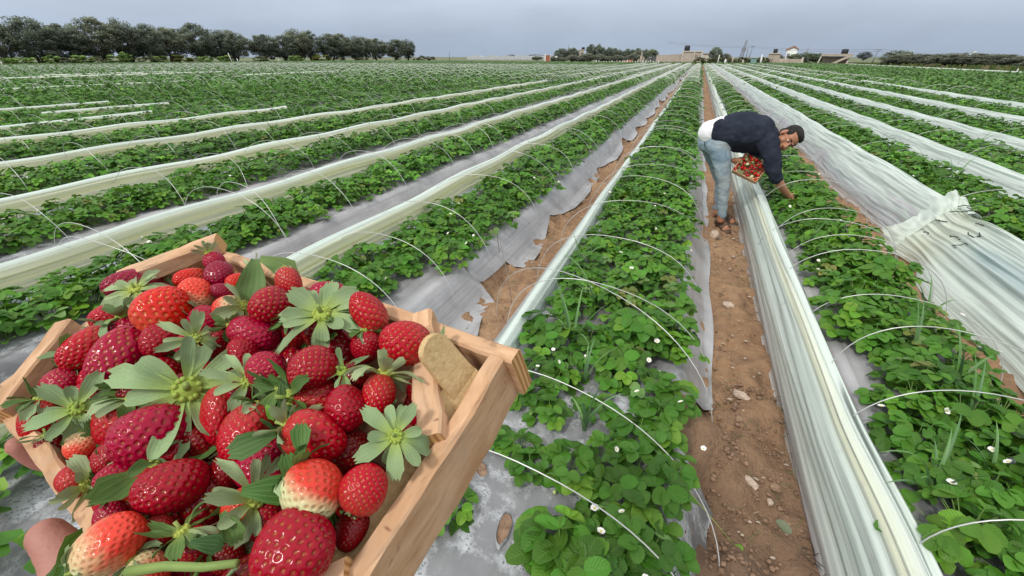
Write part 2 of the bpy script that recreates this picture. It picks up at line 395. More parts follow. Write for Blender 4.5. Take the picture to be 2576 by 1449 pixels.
PROF = {'left': [(-.13, .27, GY_, .25), (-.075, .36, WH, .1), (-.05, .44, WH, .05), (-.028, .485, WH, 0), (.0, .50, WH, 0), (.026, .488, WH, 0), (.046, .46, Y2, 0), (.056, .425, YE, 0), (.062, .385, YE, 0), (.07, .35, Y2, 0), (.074, .325, YE, .02), (.085, .30, (.52, .60, .64), .05), (.115, .278, (.50, .58, .63), .1), (.19, .274, (.45, .52, .57), .2)],
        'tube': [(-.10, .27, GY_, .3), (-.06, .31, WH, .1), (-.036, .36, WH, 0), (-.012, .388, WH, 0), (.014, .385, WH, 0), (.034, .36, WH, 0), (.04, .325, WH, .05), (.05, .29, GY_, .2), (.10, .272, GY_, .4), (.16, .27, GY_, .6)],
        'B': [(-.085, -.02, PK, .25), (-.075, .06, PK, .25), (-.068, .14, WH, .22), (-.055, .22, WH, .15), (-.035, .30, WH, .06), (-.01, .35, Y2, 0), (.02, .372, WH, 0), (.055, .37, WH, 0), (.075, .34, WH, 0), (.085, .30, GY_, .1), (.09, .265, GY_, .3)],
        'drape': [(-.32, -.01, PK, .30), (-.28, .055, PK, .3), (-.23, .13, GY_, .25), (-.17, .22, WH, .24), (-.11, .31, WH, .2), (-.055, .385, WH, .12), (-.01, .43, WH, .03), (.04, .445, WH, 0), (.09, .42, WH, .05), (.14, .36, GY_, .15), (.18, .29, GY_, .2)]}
def film(b, style, y0, y1, label, far=False, wid=1., zoff=0., group='folded plastic tunnel films'):
    nm, r = b[0], b[1]; P = PROF[style]
    sub = (7 if style in ('drape', 'B') else 4) if not far else 1
    pts = []
    for i in range(len(P)-1):
        for s in range(sub):
            q = s/sub; A, B_ = P[i], P[i+1]
            pts.append((A[0]*(1-q)+B_[0]*q, A[1]*(1-q)+B_[1]*q, [A[2][j]*(1-q)+B_[2][j]*q for j in range(3)], A[3]*(1-q)+B_[3]*q))
    A = P[-1]; pts.append((A[0], A[1], list(A[2]), A[3])); m = len(pts)
    ys = ysteps(y0, y1, .045) if not far else np.linspace(y0, y1, max(3, int((y1-y0)/5)))
    ph = r*7.7
    px = np.array([p[0] for p in pts])*wid; pz = np.array([p[1] for p in pts]); pc = np.array([p[2] for p in pts]); pa = np.array([p[3] for p in pts])
    YY = np.repeat(ys[:, None], m, 1); II = np.repeat(np.arange(m)[None] / (m-1), len(ys), 0)
    XX = r+px[None]+.02*(vn(YY*.3+ph, YY*0)-.5)*2*{'drape': .6, 'B': .3}.get(style, 1); ZZ = zoff+pz[None]+.02*(vn(YY*.4, YY*0+ph)-.5)+0*XX
    free = np.clip((pz[None]-.0)/.3, 0, 1)
    sag = np.sin(YY*math.pi/1.05+ph)
    if style == 'drape':
        low = np.clip(1-pz/.34, 0, 1)[None]*(px < 0)[None]
        XX = XX+low*(.10*(vn(YY*.9+ph, II*0)-.5)+.05*(vn(YY*3.1, II*2+ph)-.5))
        ZZ = ZZ+low*.03*np.maximum(0, vn(YY*2.2+ph, II*0)-.6)*2
        fold = (vn(YY*1.0+II*11, II*24+ph)-.5)*.028+(vn(YY*2.4+II*16, II*62+ph)-.5)*.026+(np.abs(vn(YY*1.6+II*14, II*90+ph)-.5)-.25)*.024
        XX = XX-fold*.7; ZZ = ZZ+fold*.6*free
        ZZ = ZZ+.012*sag*(pz > .3)[None]*.6
    elif style == 'B':
        fold = (vn(YY*.35+II*3, II*26)-.5)*.030+(vn(YY*.7+II*4, II*64)-.5)*.018+(np.abs(vn(YY*.9, II*95)-.5)-.25)*.016
        XX = XX-fold; ZZ = ZZ+.004*sag*(pz > .25)[None]
        nearend = sstep(1.75, 1.15, YY)
        XX = XX+nearend*(II*.07); ZZ = ZZ-nearend*.03*II
        XX = XX+.06*sstep(2.3, 4.2, YY)*0
    else:
        fold = (vn(YY*.5+ph, II*28)-.5)*.012
        XX = XX+fold; ZZ = ZZ+.012*sag*(pz > .3)[None]+(vn(YY*1.5+ph, II*12)-.5)*.01
    a, bb = YY.shape; ix = np.arange(a*bb).reshape(a, bb)
    Qd = np.stack([ix[:-1, :-1], ix[:-1, 1:], ix[1:, 1:], ix[1:, :-1]], -1).reshape(-1, 4)
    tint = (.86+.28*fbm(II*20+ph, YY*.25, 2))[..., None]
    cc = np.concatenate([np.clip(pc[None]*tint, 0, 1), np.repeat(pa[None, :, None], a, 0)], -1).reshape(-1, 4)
    uv = np.stack([II, YY], -1).reshape(-1, 2)
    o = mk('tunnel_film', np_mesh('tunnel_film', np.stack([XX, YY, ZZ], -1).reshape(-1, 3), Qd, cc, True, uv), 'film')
    return tag(o, label, 'plastic film', group)
BD = {b[0]: b for b in BEDS[:NEAR]}
film(BD['A'], 'tube', .2, 118, 'slim pale mint rolled plastic along the left edge of the bed left of the path')
film(BD['L1'], 'left', -.6, 60, 'pale rolled plastic running behind the crate on the second bed left of the path')
film(BD['L2'], 'left', -.6, 46, 'yellowish white plastic band meeting the left edge just above the crate')
film(BD['L3'], 'left', .2, 34, 'second yellowish plastic band above the crate at the left edge')
film(BD['L4'], 'left', 1.0, 26, 'third yellowish plastic band above the crate at the left edge')
film(BD['L5'], 'left', 2.4, 9.5, 'fourth yellowish plastic band above the crate, with a raised pale end')
film(BD['B'], 'B', -.6, 118, 'gathered translucent plastic hanging beside the path right of the bare soil')
film(BD['C'], 'drape', 4.9, 116, 'draped white plastic right behind the bending man running to the tied bundle')
film(BD['D'], 'drape', 3.4, 100, 'draped white plastic on the third bed right of the path')
film(BD['E'], 'drape', 5.0, 80, 'draped white plastic on the fourth bed right of the path')
film(BD['F'], 'drape', 7, 62, 'draped white plastic on the fifth bed right of the path')
film(BD['G'], 'drape', 9, 34, 'draped white plastic on the sixth bed right of the path, ending midfield')
for xr_, y0, y1, lb in [(-12.4, 4.2, 7.6, 'short pale plastic strip at the left edge midway up the field'), (-14.45, 6.4, 9.4, 'tiny pale plastic strip left of the others in the left field'), (-16.5, 5, 9, 'low pale plastic strip at the left edge below the tree line'),
                        (-26.75, 10.5, 19, 'long thin pale plastic strip in the far left field'), (-39.05, 15, 31, 'longest thin pale plastic strip across the far left field'), (-30.85, 26, 36, 'thin pale plastic strip fading into the middle of the far field'),
                        (-43.15, 20, 30, 'faint pale plastic strip nearest the left tree line'), (25.65, 30, 110, 'long pale plastic strip along the right border of the field'), (17.45, 22, 34, 'short pale plastic strip in the right field')]:
    film(('far', xr_), 'left', y0, y1, lb, far=True, wid=.8 if y1 < 30 else 2.0, zoff=-.02 if abs(xr_) < 28 and xr_ < 0 else .04)
# ------------------------------------------------------------------ the wooden crate held at the lower left
def camv(a): return CR*a[0]+CU*a[1]+CF*a[2]
KT, KR, KL = [CP+camv(v) for v in ((-.33578, .05005, .46460), (.00048, -.03409, .26498), (-.44248, -.08305, .36323))]
ex = (KR-KT).normalized(); ey = (KL-KT); ey = (ey-ex*ey.dot(ex)).normalized(); ez = -(ex.cross(ey)); ez = ez if ez.dot(CU) > 0 else -ez
T_ = .011; KT = KT+ex*T_+ey*T_; LX = .402-2*T_; LY = .199-2*T_; CH = .037
CM = Matrix(((ex.x, ey.x, ez.x, KT.x), (ex.y, ey.y, ez.y, KT.y), (ex.z, ey.z, ez.z, KT.z), (0, 0, 0, 1)))   # crate space: x along the back board, y towards the holder, z up
CMI = CM.inverted()
t = newmat('wood'); v = t.obj()
a = t.attr('col')
grn = t.noise(t.uv((3, 60, 1)), 1.0, 5, .6, .6); g2 = t.noise(t.uv((9, 220, 1)), 1, 3)
kn = t.n('TexVoronoi', feature='F1'); t.l(t.uv((14, 30, 1)), kn.inputs['Vector']); kn.inputs['Scale'].default_value = 1
c = t.mix(t.rng(grn, .35, .68), (.46, .265, .14), (.66, .43, .265))
c = t.mix(t.rng(g2, .55, .75, 0, .6), c, (.30, .15, .07))
c = t.mix(t.rng(kn.outputs['Distance'], .10, .04, 0, .75), c, (.17, .065, .03))
c = t.mix(t.rng(t.noise(v, 30, 4), .5, .75, 0, .45), c, (.46, .35, .25)); c = t.mix(t.rng(t.noise(v, 12, 5, .7), .56, .74, 0, .5), c, (.27, .16, .09)); c = t.mix(t.rng(t.noise(v, 55, 3), .66, .72, 0, .45), c, (.20, .10, .06))
c = t.mix(1., c, a.outputs[0], 'MULTIPLY')
t.out(t.bsdf(c, .72, .25, t.bump(t.math('ADD', grn, t.math('MULTIPLY', g2, .6)), .5, .0012)))
t = newmat('endgrain'); v = t.uv((90, 24, 1)); r_ = t.n('TexWave', wave_type='BANDS'); t.l(v, r_.inputs['Vector']); r_.inputs['Scale'].default_value = .9; r_.inputs['Distortion'].default_value = 2.5
t.out(t.bsdf(t.mix(r_.outputs['Fac'], (.36, .17, .06), (.66, .40, .18)), .8, .15))
t = newmat('fibreboard'); v = t.obj(); n_ = t.noise(v, 260, 4, .7); n2_ = t.noise(v, 22, 3)
c = t.mix(t.rng(n_, .3, .7), (.46, .31, .14), (.66, .49, .26)); c = t.mix(t.rng(n2_, .4, .7, 0, .35), c, (.70, .53, .29))
t.out(t.bsdf(c, .85, .15, t.bump(n_, .6, .0015)))
def board(name, p0, p1, h, th, parent, mat='wood', tone=1., up=Vector((0, 0, 1)), z=0., end=True, jit=.0009):
    """a sawn board from p0 to p1 (crate space, along the top edge); h down, th thick, slightly bowed and chamfered"""
    p0 = Vector(p0); p1 = Vector(p1); d = (p1-p0); L = d.length; d.normalize(); s = up.cross(d).normalized(); m = MB(); n = max(2, int(L/.012))
    ch = .0016; sec = [(-th/2+ch, 0), (th/2-ch, 0), (th/2, -ch), (th/2, -h+ch), (th/2-ch, -h), (-th/2+ch, -h), (-th/2, -h+ch), (-th/2, -ch)]
    per = [0]
    for i in range(8):
        a_, b_ = sec[i], sec[(i+1) % 8]; per.append(per[-1]+math.dist(a_, b_))
    o0 = random.random()*3; P = []; UV = []
    for i in range(n+1):
        q = i/n; w1 = vnoise(q*5, o0*7)*jit*3; row = []; uvr = []
        for j in range(9):
            a_ = sec[j % 8]; jj = Vector((vnoise(q*L*60, j % 8, o0), vnoise(q*L*60, j % 8+20, o0)))*jit
            row.append(p0+d*(L*q)+s*(a_[0]+w1+jj.x)+up*(a_[1]+jj.y)); uvr.append((q*L*6+o0, per[j]+o0*.3))
        P.append(row); UV.append(uvr)
    m.grid(P, None, UV)
    for e in (0, n):
        f_ = P[e][:8]; m.add(f_, [tuple(range(8)) if e else tuple(range(8))[::-1]], (tone,)*3, [(a_[0]*1, a_[1]*1) for a_ in sec], 1 if end else 0)
    m.c = [(tone, tone, tone, 1)]*len(m.v)
    return m.obj(name, [mat, 'endgrain' if end else mat], parent, smooth=False)
crate = thing('crate', (0, 0, 0), 'shallow wooden crate heaped with strawberries in the lower left foreground', 'crate')
crate.matrix_world = CM
T_ = .011
board('side_board', (-.006, -T_/2, 0), (LX+T_+.003, -T_/2, -.001), CH, T_, crate)                         # back
board('side_board', (-.006, LY+T_/2, -.001), (LX+.006, LY+T_/2, -.001), CH, T_, crate)              # front, under the holder's hand
board('end_board', (-T_/2, .0005, -.0015), (-T_/2, LY-.0005, -.0015), CH, T_, crate, tone=.92)
board('end_board', (LX+T_/2, .0006, .0005), (LX+T_/2, LY+.0065, .0005), CH+.004, T_, crate)
# rough fibreboard lining inside the right end, its far tip standing up at the corner
m = MB(); rows = []; NL = 44; vx = Vector((-.62, 0, .785))
for i in range(NL+1):
    y = .010+(LY-.012)*i/NL; L_ = .0185-.0045*min(1, max(0, (y-.05)/.06))+.0006*vnoise(y*130)
    b_ = Vector((LX-.0015, y, -.0125)); t_ = b_+vx*L_; n_ = Vector((-.785, 0, -.62))*.0042
    rows.append([b_, t_, t_+n_, b_+n_])
m.grid(rows); m.add(rows[0], [(0, 1, 2, 3)]); m.obj('lining', 'fibreboard', crate, smooth=False)
# the lining's rounded end stands up at the right corner
m = MB(); f1 = []
for a_ in range(13):
    q = math.pi*a_/12; f1.append(Vector((0, .0215-math.cos(q)*.0100, .040+.012*math.sin(q)**.7)))
f1 = [Vector((0, .0105, .0)), *f1, Vector((0, .0345, .0))]; b_ = Vector((LX-.003, 0, -.018)); vv_ = Vector((-.30, 0, .954)); nn_ = Vector((-.954, 0, -.30))*.0046
fa = [b_+Vector((0, p.y, 0))+vv_*p.z for p in f1]; fb = [p+nn_ for p in fa]; k_ = len(fa)
m.add(fa+fb, [tuple(range(k_)), tuple(range(k_, 2*k_))[::-1]]+[(i, i+k_, (i+1) % k_+k_, (i+1) % k_) for i in range(k_)])
o = m.obj('corner_post', 'fibreboard', crate, smooth=False); tag(o, 'rounded yellow fibreboard corner post')
# diagonal corner braces lying across the corners
def brace(a_, b_, h=.011, th=.014, tone=1.05, lift=.009): return board('corner_brace', (a_[0], a_[1], lift), (b_[0], b_[1], lift), h, th, crate, tone=tone)
brace((LX-.060, -.008), (LX+.002, .061), h=.013, th=.015); brace((.050, -.012), (-.014, .062), h=.016, th=.017, tone=1.0, lift=.0165)
brace((-.012, LY-.062), (.050, LY+.010), h=.014, th=.016, tone=.92, lift=.010); brace((LX-.055, LY+.006), (LX+.004, LY-.05), lift=.006)
m = MB()
for i in range(4): m.box(LX-.001, LY/4-.0006, .004, Matrix.Translation((LX/2, LY*(i+.5)/4, -CH+.003)), (.4, .36, .33))
m.obj('floor_slats', 'wood', crate, smooth=False)

# ------------------------------------------------------------------ strawberries
def berry_mesh(name, seed, conic=.4, lobes=0., nseed=210, mode='t', nu=112, nv=76, squat=1., pitd=1.0):
    """unit berry: calyx end at z=+.5, tip at z=-.5; dimples and seeds are real relief; colour = (pit, seed, whiteness)"""
    rng = np.random.default_rng(seed)
    i = np.arange(nv+1); tt = i/nv; th = tt*np.pi
    ph = np.arange(nu)*2*np.pi/nu
    TH, PH = np.meshgrid(th, ph, indexing='ij'); Tt = TH/np.pi
    def prof(T):
        return .5*np.sin(np.pi*T)**.82*(1+conic*.5-conic*1.0*T-.10*np.exp(-(T/.10)**2))
    ox = rng.random(6)*20
    lob = 1+lobes*np.cos(2*PH+ox[0])*np.sin(TH)+.05*np.sin(3*PH+ox[1])*np.sin(TH)**2+.04*np.cos(PH+ox[2]+Tt*3)
    Rr = prof(Tt)*lob; Zz = .5*np.cos(np.pi*Tt**.95)*squat
    k = np.arange(nseed)+.5; sz = 1-2*k/nseed; sp_ = np.pi*(1+5**.5)*k
    S = np.stack([np.sqrt(1-sz**2)*np.cos(sp_), np.sqrt(1-sz**2)*np.sin(sp_), sz], -1); S += rng.normal(0, .018, S.shape); S /= np.linalg.norm(S, axis=1, keepdims=True)
    S = S[S[:, 2] < .93]
    D = np.stack([np.sin(TH)*np.cos(PH), np.sin(TH)*np.sin(PH), np.cos(TH)], -1).reshape(-1, 3)
    best = np.full(len(D), 9.)
    for s0 in range(0, len(S), 60): best = np.minimum(best, np.arccos(np.clip(D @ S[s0:s0+60].T, -1, 1)).min(1))
    sc = math.sqrt(4*math.pi/nseed)
    pit = np.exp(-(best/(sc*.24))**2); sd_ = np.exp(-(best/(sc*.15))**4)
    rim = np.exp(-((best-sc*.42)/(sc*.16))**2)
    P = np.stack([Rr*np.cos(PH), Rr*np.sin(PH), Zz], -1).reshape(-1, 3)
    N = P/np.maximum(np.linalg.norm(P, axis=1, keepdims=True), 1e-6)
    P = P+N*((-.036*pit+.010*rim+.012*sd_)*pitd)[:, None]
    P += N*(.012*np.sin(P[:, :1]*9+ox[3])*np.cos(P[:, 1:2]*8+ox[4]))
    if mode == 't': wh = np.clip(1-Tt*1.25, 0, 1).ravel()+rng.normal(0, .03, P.shape[0])
    elif mode == 'side': wh = np.clip(.55+.9*np.cos(PH-.6)*np.sin(TH)-.25*np.cos(TH), 0, 1).ravel()
    else: wh = np.clip(1-Tt*2.6, 0, 1).ravel()
    C_ = np.stack([pit, sd_, wh], -1)
    ix = np.arange((nv+1)*nu).reshape(nv+1, nu); nx_ = np.roll(ix, -1, 1)
    Q = np.stack([ix[:-1], ix[1:], nx_[1:], nx_[:-1]], -1).reshape(-1, 4)
    me = np_mesh(name, P, Q, C_, smooth=True); me.materials.append(MATS['berry']); return me
t = newmat('berry'); a = t.attr('col'); s_ = t.n('SeparateColor'); t.l(a.outputs[0], s_.inputs[0]); oi = t.n('ObjectInfo')
nz = t.noise(t.obj(), 4, 3)
base = t.mix(t.rng(nz, .35, .65, 0, .35), oi.outputs['Color'], t.mix(1., oi.outputs['Color'], (.66, .42, .42), 'MULTIPLY'))
w_ = t.math('MULTIPLY', t.rng(t.math('ADD', s_.outputs[2], t.math('MULTIPLY', t.math('SUBTRACT', nz, .5), .5)), .25, .8), oi.outputs['Alpha'])
base = t.mix(w_, base, (.62, .64, .34))
pit_c = t.mix(1., base, (.50, .30, .34), 'MULTIPLY')
c = t.mix(t.math('MULTIPLY', s_.outputs[0], .85), base, pit_c)
sd_c = t.mix(oi.outputs['Random'], (.60, .27, .05), (.70, .44, .09))
c = t.mix(t.math('MULTIPLY', s_.outputs[1], t.rng(oi.outputs['Random'], 0, 1, .15, .6)), c, sd_c)
t.out(t.bsdf(c, t.rng(nz, .3, .7, .13, .22), .30, None, Coat_Weight=.0, Coat_Roughness=.06, Subsurface_Weight=0.0))
BM = {'cone': berry_mesh('fruit', 1, .42), 'cone2': berry_mesh('fruit', 2, .55, .04, 150), 'round': berry_mesh('fruit', 3, .16, .0, 160), 'oval': berry_mesh('fruit', 4, .25, .05, 200),
      'fat': berry_mesh('fruit', 5, .30, .10, 190), 'side': berry_mesh('fruit', 6, .22, .03, 180, 'side'), 'tipred': berry_mesh('fruit', 7, .30, .03, 200, 't')}
t = newmat('sepal'); a = t.attr('col'); oi = t.n('ObjectInfo'); v = t.uv((1, 1, 1)); u_ = t.n('SeparateXYZ'); t.l(v, u_.inputs[0])
vein = t.math('ABSOLUTE', t.math('SUBTRACT', t.math('FRACT', t.math('MULTIPLY', u_.outputs[0], 5)), .5))
c = t.mix(t.rng(vein, .12, .0, 0, .30), a.outputs[0], (.40, .46, .26))
c = t.mix(t.rng(t.noise(t.obj(), 70, 3), .4, .7, 0, .3), c, (.12, .20, .06))
c = t.mix(1., c, t.mix(oi.outputs['Random'], (.72, .85, .70), (1.12, 1.05, 1.0)), 'MULTIPLY')
sh = t.bsdf(c, .6, .3, t.bump(vein, .25, .001))
t.out(t.mixsh(.18, sh, t.transl(c)))
def sepal_into(m, az, L, W, el0, bend, c0, c1, teeth=True, twist=0., r0=.07, z0=0.):
    """one pointed or toothed sepal leaving the centre at azimuth az; el0 = start slope, bend = curl along its length"""
    rows = 9; d = Vector((math.cos(az), math.sin(az), 0)); s = Vector((-d.y, d.x, 0)); P = []; UV = []; CC = []
    p = d*r0+Vector((0, 0, z0)); e = el0
    for i in range(rows+1):
        q = i/rows
        wd = W*(.20+.80*math.sin(math.pi*min(1, (q**1.25)*.74+.03))**1.0) if q < .99 else W*.42
        if teeth and i in (7, 8): wd *= (1.10 if i == 7 else .86)
        t_ = d*math.cos(e)+Vector((0, 0, math.sin(e))); nrm = Vector((0, 0, 1))*math.cos(e)-d*math.sin(e)
        ss = s*math.cos(twist*q)+nrm*math.sin(twist*q)
        row = []
        for j in range(5):
            u = (j-2)/2; cup = nrm*(abs(u)**1.5*wd*.20)
            ext = t_*(L*.10 if teeth and i == rows and j in (0, 2, 4) else 0)+nrm*(.022*L*math.sin(q*8+az*5+u*2))
            row.append(p+ss*(u*wd/2)+cup+ext)
        P.append(row); UV.append([(j/4, q) for j in range(5)])
        f_ = min(1, q*1.9)**.8; cc = [c0[k]*(1-f_)+c1[k]*f_ for k in range(3)]; CC.append([tuple(cc)]*5)
        p = p+t_*(L/rows); e += bend/rows
    m.grid(P, CC, UV)
YG = (.46, .56, .10); SG = (.32, .42, .24); DG = (.085, .17, .04)
def calyx_mesh(seed, n=17, L=.62, W=.24, style='open', nub=True, dark=False):
    rr = random.Random(seed); m = MB()
    for i in range(n):
        az = 2*math.pi*i/n+rr.uniform(-.2, .2); inner = i % 2
        if style == 'open': e0, bd = rr.uniform(.0, .35)-.12*inner, rr.uniform(-.9, .2)
        elif style == 'up': e0, bd = rr.uniform(.5, .95), rr.uniform(-.6, .3)
        elif style == 'cup': e0, bd = rr.uniform(-.25, .05), rr.uniform(-1.3, -.6)
        else: e0, bd = rr.uniform(-.6, .9), rr.uniform(-1., .7)
        l_ = L*rr.uniform(.75, 1.15)*(1 if inner else .85); w_ = W*rr.uniform(.75, 1.15)*(1.05 if inner else .7)
        e0 += rr.uniform(-.18, .18); bd *= rr.uniform(.7, 1.6); d_ = rr.uniform(.72, 1.2); c1 = tuple(x*d_ for x in (DG if dark and rr.random() < .7 else SG))
        sepal_into(m, az, l_, w_, e0, bd, YG if not dark else (.25, .33, .08), c1, inner == 1, rr.uniform(-.5, .5), z0=.02*inner)
    if nub:
        m.ell((0, 0, .01), (.13, .13, .075), nu=14, nv=8, col=YG)
        for i in range(10):
            az = 2*math.pi*i/10+rr.random()*.4; m.ell((math.cos(az)*.10, math.sin(az)*.10, .04), (.035, .035, .05), nu=6, nv=5, col=(.46, .53, .12))
        m.tube([(0, 0, .05), (.01, 0, .12), (.02, .01, .16+.1*rr.random())], [.035, .032, .034], 8, (.34, .43, .12))
    me = m.mesh('calyx'); me.materials.append(MATS['sepal']); return me
CX = {'open': [calyx_mesh(1), calyx_mesh(2, 13, .66), calyx_mesh(3, 11, .58, .27)], 'up': [calyx_mesh(4, 11, .6, .2, 'up'), calyx_mesh(5, 12, .5, .22, 'up')],
      'cup': [calyx_mesh(6, 11, .5, .26, 'cup'), calyx_mesh(7, 10, .45, .26, 'cup', True, True)], 'wild': [calyx_mesh(8, 12, .6, .25, 'wild', True, True), calyx_mesh(9, 11, .62, .24, 'wild')]}
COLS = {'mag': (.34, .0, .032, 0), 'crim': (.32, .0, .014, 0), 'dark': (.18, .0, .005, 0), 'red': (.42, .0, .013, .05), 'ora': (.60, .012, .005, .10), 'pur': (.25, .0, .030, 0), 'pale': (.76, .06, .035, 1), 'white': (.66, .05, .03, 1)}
def plane_pt(px, py, h):                        # point where the sight line meets the plane h metres above the rim
    d = ray(px, py); return CP+d*((KT+ez*h-CP).dot(ez)/d.dot(ez))
NB = [0]
def strawberry(px, py, L, W, ang, tilt, h, col, shape, cal, label, cs=1., group=None, axis=None, spin=None):
    """px,py and sizes measured on the 3840-wide photograph; ang = direction of the tip in it, tilt = tip towards the viewer"""
    k = 2576/3840; p = plane_pt(px*k, py*k, h); dep = (p-CP).dot(CF); s = dep*k/F
    vd = (CP-p).normalized(); rx_ = (CR-vd*CR.dot(vd)).normalized(); uy_ = vd.cross(rx_)
    a_ = R(ang); tl = R(tilt)
    tip = (rx_*math.cos(a_)-uy_*math.sin(a_))*math.cos(tl)+vd*math.sin(tl)
    NB[0] += 1; rr = random.Random(NB[0]*13)
    th = thing('strawberry', (0, 0, 0), label, 'strawberry', group)
    th.matrix_world = frame(-tip, vd, p, rr.uniform(0, 6.28) if spin is None else spin)
    f_ = mk('fruit', BM[shape], None, th); f_.scale = (W*s*.97, W*s*.97, L*s*.93); f_.color = COLS[col]
    if cal:
        style = cal.rstrip('0123456789'); c_ = mk('calyx', rr.choice(CX[style]), None, th); c_.location = (0, 0, L*s*.46); q = max(L*.55+W*.45, 120)*s*cs; c_.scale = (q, q, q); c_.rotation_euler = (rr.uniform(-.15, .15), rr.uniform(-.15, .15), rr.uniform(0, 6))
    return th
S_ = strawberry
# --- the near half
S_(575, 1632, 285, 245, 165, 25, .012, 'mag', 'oval', 'wild', 'large magenta strawberry left of centre under the biggest spread calyx', .6)
S_(649, 1822, 265, 205, 160, 20, .014, 'crim', 'oval', None, 'large glossy crimson strawberry with no calyx showing, below the big magenta one')
S_(690, 1490, 190, 190, 100, -72, .010, 'crim', 'round', 'open', 'strawberry topped by the biggest grey green calyx, facing up left of centre', 1.95)
S_(445, 1335, 265, 165, 118, 5, .012, 'mag', 'cone', None, 'long magenta strawberry slanting down above the biggest calyx, left side')
S_(335, 1305, 215, 150, 140, 10, .010, 'red', 'cone', 'wild', 'shiny red strawberry with olive sepals near the left rim', .95)
S_(232, 1440, 130, 112, 95, 15, .004, 'mag', 'round', 'wild', 'small magenta strawberry low by the left corner', .9)
S_(140, 1578, 160, 118, 85, 10, -.002, 'red', 'cone', 'wild', 'red strawberry in shade at the left corner with drooping leaves', 1.3)
S_(66, 1505, 130, 100, 100, 0, -.006, 'dark', 'cone', 'wild', 'dark strawberry tucked against the leftmost board', .9)
S_(300, 1672, 110, 100, 80, 10, -.002, 'pale', 'round', 'up', 'small pale orange strawberry near the left board', .9)
S_(410, 1722, 125, 110, 110, 0, .004, 'crim', 'cone', None, 'small crimson strawberry pressed below the large magenta one')
S_(440, 1796, 150, 115, 170, 15, .012, 'mag', 'cone2', 'cup', 'pinkish red strawberry with big pits left of the large glossy crimson one', .6)
S_(424, 1880, 110, 120, 100, 0, .004, 'red', 'round', None, 'red strawberry half hidden below the pinkish one at lower left')
S_(415, 1945, 150, 105, 75, 5, .010, 'mag', 'cone', 'wild', 'magenta strawberry behind the pale pink one at lower left', .8)
S_(413, 2040, 255, 190, -48, 25, .020, 'pale', 'tipred', 'cup', 'pale pink strawberry with white shoulder at the lower left end of the heap', .8)
S_(600, 1985, 125, 105, 70, 10, .006, 'red', 'cone', 'wild', 'small bright red strawberry right of the pale pink one', .8)
S_(1104, 2068, 310, 265, -12, 22, .020, 'crim', 'fat', None, 'largest crimson strawberry at the bottom edge of the picture')
S_(1166, 1842, 245, 215, 48, 22, .022, 'white', 'side', 'wild', 'unripe strawberry, greenish white with one pink side', .85, spin=5.3)
S_(1366, 1832, 195, 175, -65, 15, .014, 'red', 'cone', 'cup', 'bright red strawberry lying against the yellow lining of the right wall', .55)
S_(1308, 1690, 190, 165, 30, 0, -.002, 'dark', 'cone', None, 'dark red strawberry in the gap behind the bright red one by the right wall')
S_(1182, 1640, 255, 195, 22, 20, .018, 'red', 'cone2', 'wild', 'conical red strawberry with yellow seeds pointing right, above the unripe one', .85)
S_(920, 1625, 235, 185, 105, 15, .010, 'red', 'cone', 'wild', 'red strawberry with long sepals over its front, just left of the conical one', .85)
S_(828, 1555, 240, 130, 85, 5, .006, 'red', 'cone', None, 'narrow red strawberry standing under the right side of the biggest calyx')
S_(1294, 1530, 190, 160, 85, 40, .016, 'crim', 'round', None, 'round glossy crimson strawberry with white highlights at right centre')
S_(1173, 1384, 190, 160, 150, 20, .018, 'crim', 'cone', None, 'smooth wide red strawberry in the very middle of the heap')
S_(1000, 1388, 150, 145, 95, 35, .014, 'mag', 'round', None, 'round magenta strawberry left of the smooth one in the middle')
S_(908, 1342, 165, 115, 80, 0, .008, 'crim', 'cone', None, 'crimson strawberry behind the round magenta one in the middle')
S_(1523, 1283, 210, 165, 190, 15, .016, 'red', 'oval', 'up', 'bright red strawberry with yellow seeds beside the right corner brace', .8)
S_(1380, 1175, 190, 125, -125, 10, .014, 'red', 'cone2', 'up', 'red strawberry pointing up by the back board, left of the right corner', .65)
S_(1243, 1108, 165, 115, 10, 10, .010, 'mag', 'oval', None, 'dark magenta strawberry against the middle of the back board')
S_(1212, 1235, 170, 150, 85, -50, .008, 'dark', 'round', 'open', 'strawberry hidden under an upright yellow green calyx right of centre', 1.6)
S_(1015, 1142, 170, 140, 150, 35, .018, 'crim', 'round', None, 'round crimson strawberry with a highlight in the upper half of the heap')
S_(1085, 1066, 145, 92, 75, 5, .016, 'red', 'cone', 'cup', 'tall narrow red strawberry above the round crimson one', .5)
S_(950, 1255, 200, 130, 25, 20, .010, 'mag', 'fat', 'wild', 'lobed magenta strawberry with a toothed sepal across it, upper middle', .6)
S_(617, 1168, 205, 180, -72, 15, .022, 'ora', 'cone2', 'wild', 'bright orange red strawberry standing upright at upper left', .5)
S_(600, 1275, 150, 120, 115, 25, .016, 'crim', 'round', None, 'glossy crimson strawberry just below the orange red one')
S_(782, 1205, 145, 110, 20, 10, .008, 'mag', 'cone', None, 'crimson strawberry right of the orange red one')
S_(806, 1285, 115, 95, 110, 10, .006, 'crim', 'round', None, 'small dark crimson strawberry under a leaf above the biggest calyx')
S_(730, 1103, 135, 125, -85, 10, .016, 'pale', 'tipred', 'wild', 'half ripe strawberry, pink above and cream below, near the far corner', .55)
S_(822, 1030, 115, 95, 120, 20, .016, 'pur', 'round', None, 'purplish strawberry heaped high by the far corner')
S_(806, 984, 85, 72, 60, 10, .012, 'mag', 'cone', 'up', 'farthest strawberry at the top of the heap under the far corner', .8)
S_(716, 1043, 120, 78, 175, 10, .010, 'ora', 'cone', 'up', 'small red strawberry lying sideways near the far corner brace', .7)
S_(848, 1092, 110, 65, 190, 10, .010, 'pur', 'cone', None, 'flat purplish strawberry right of the half ripe one')
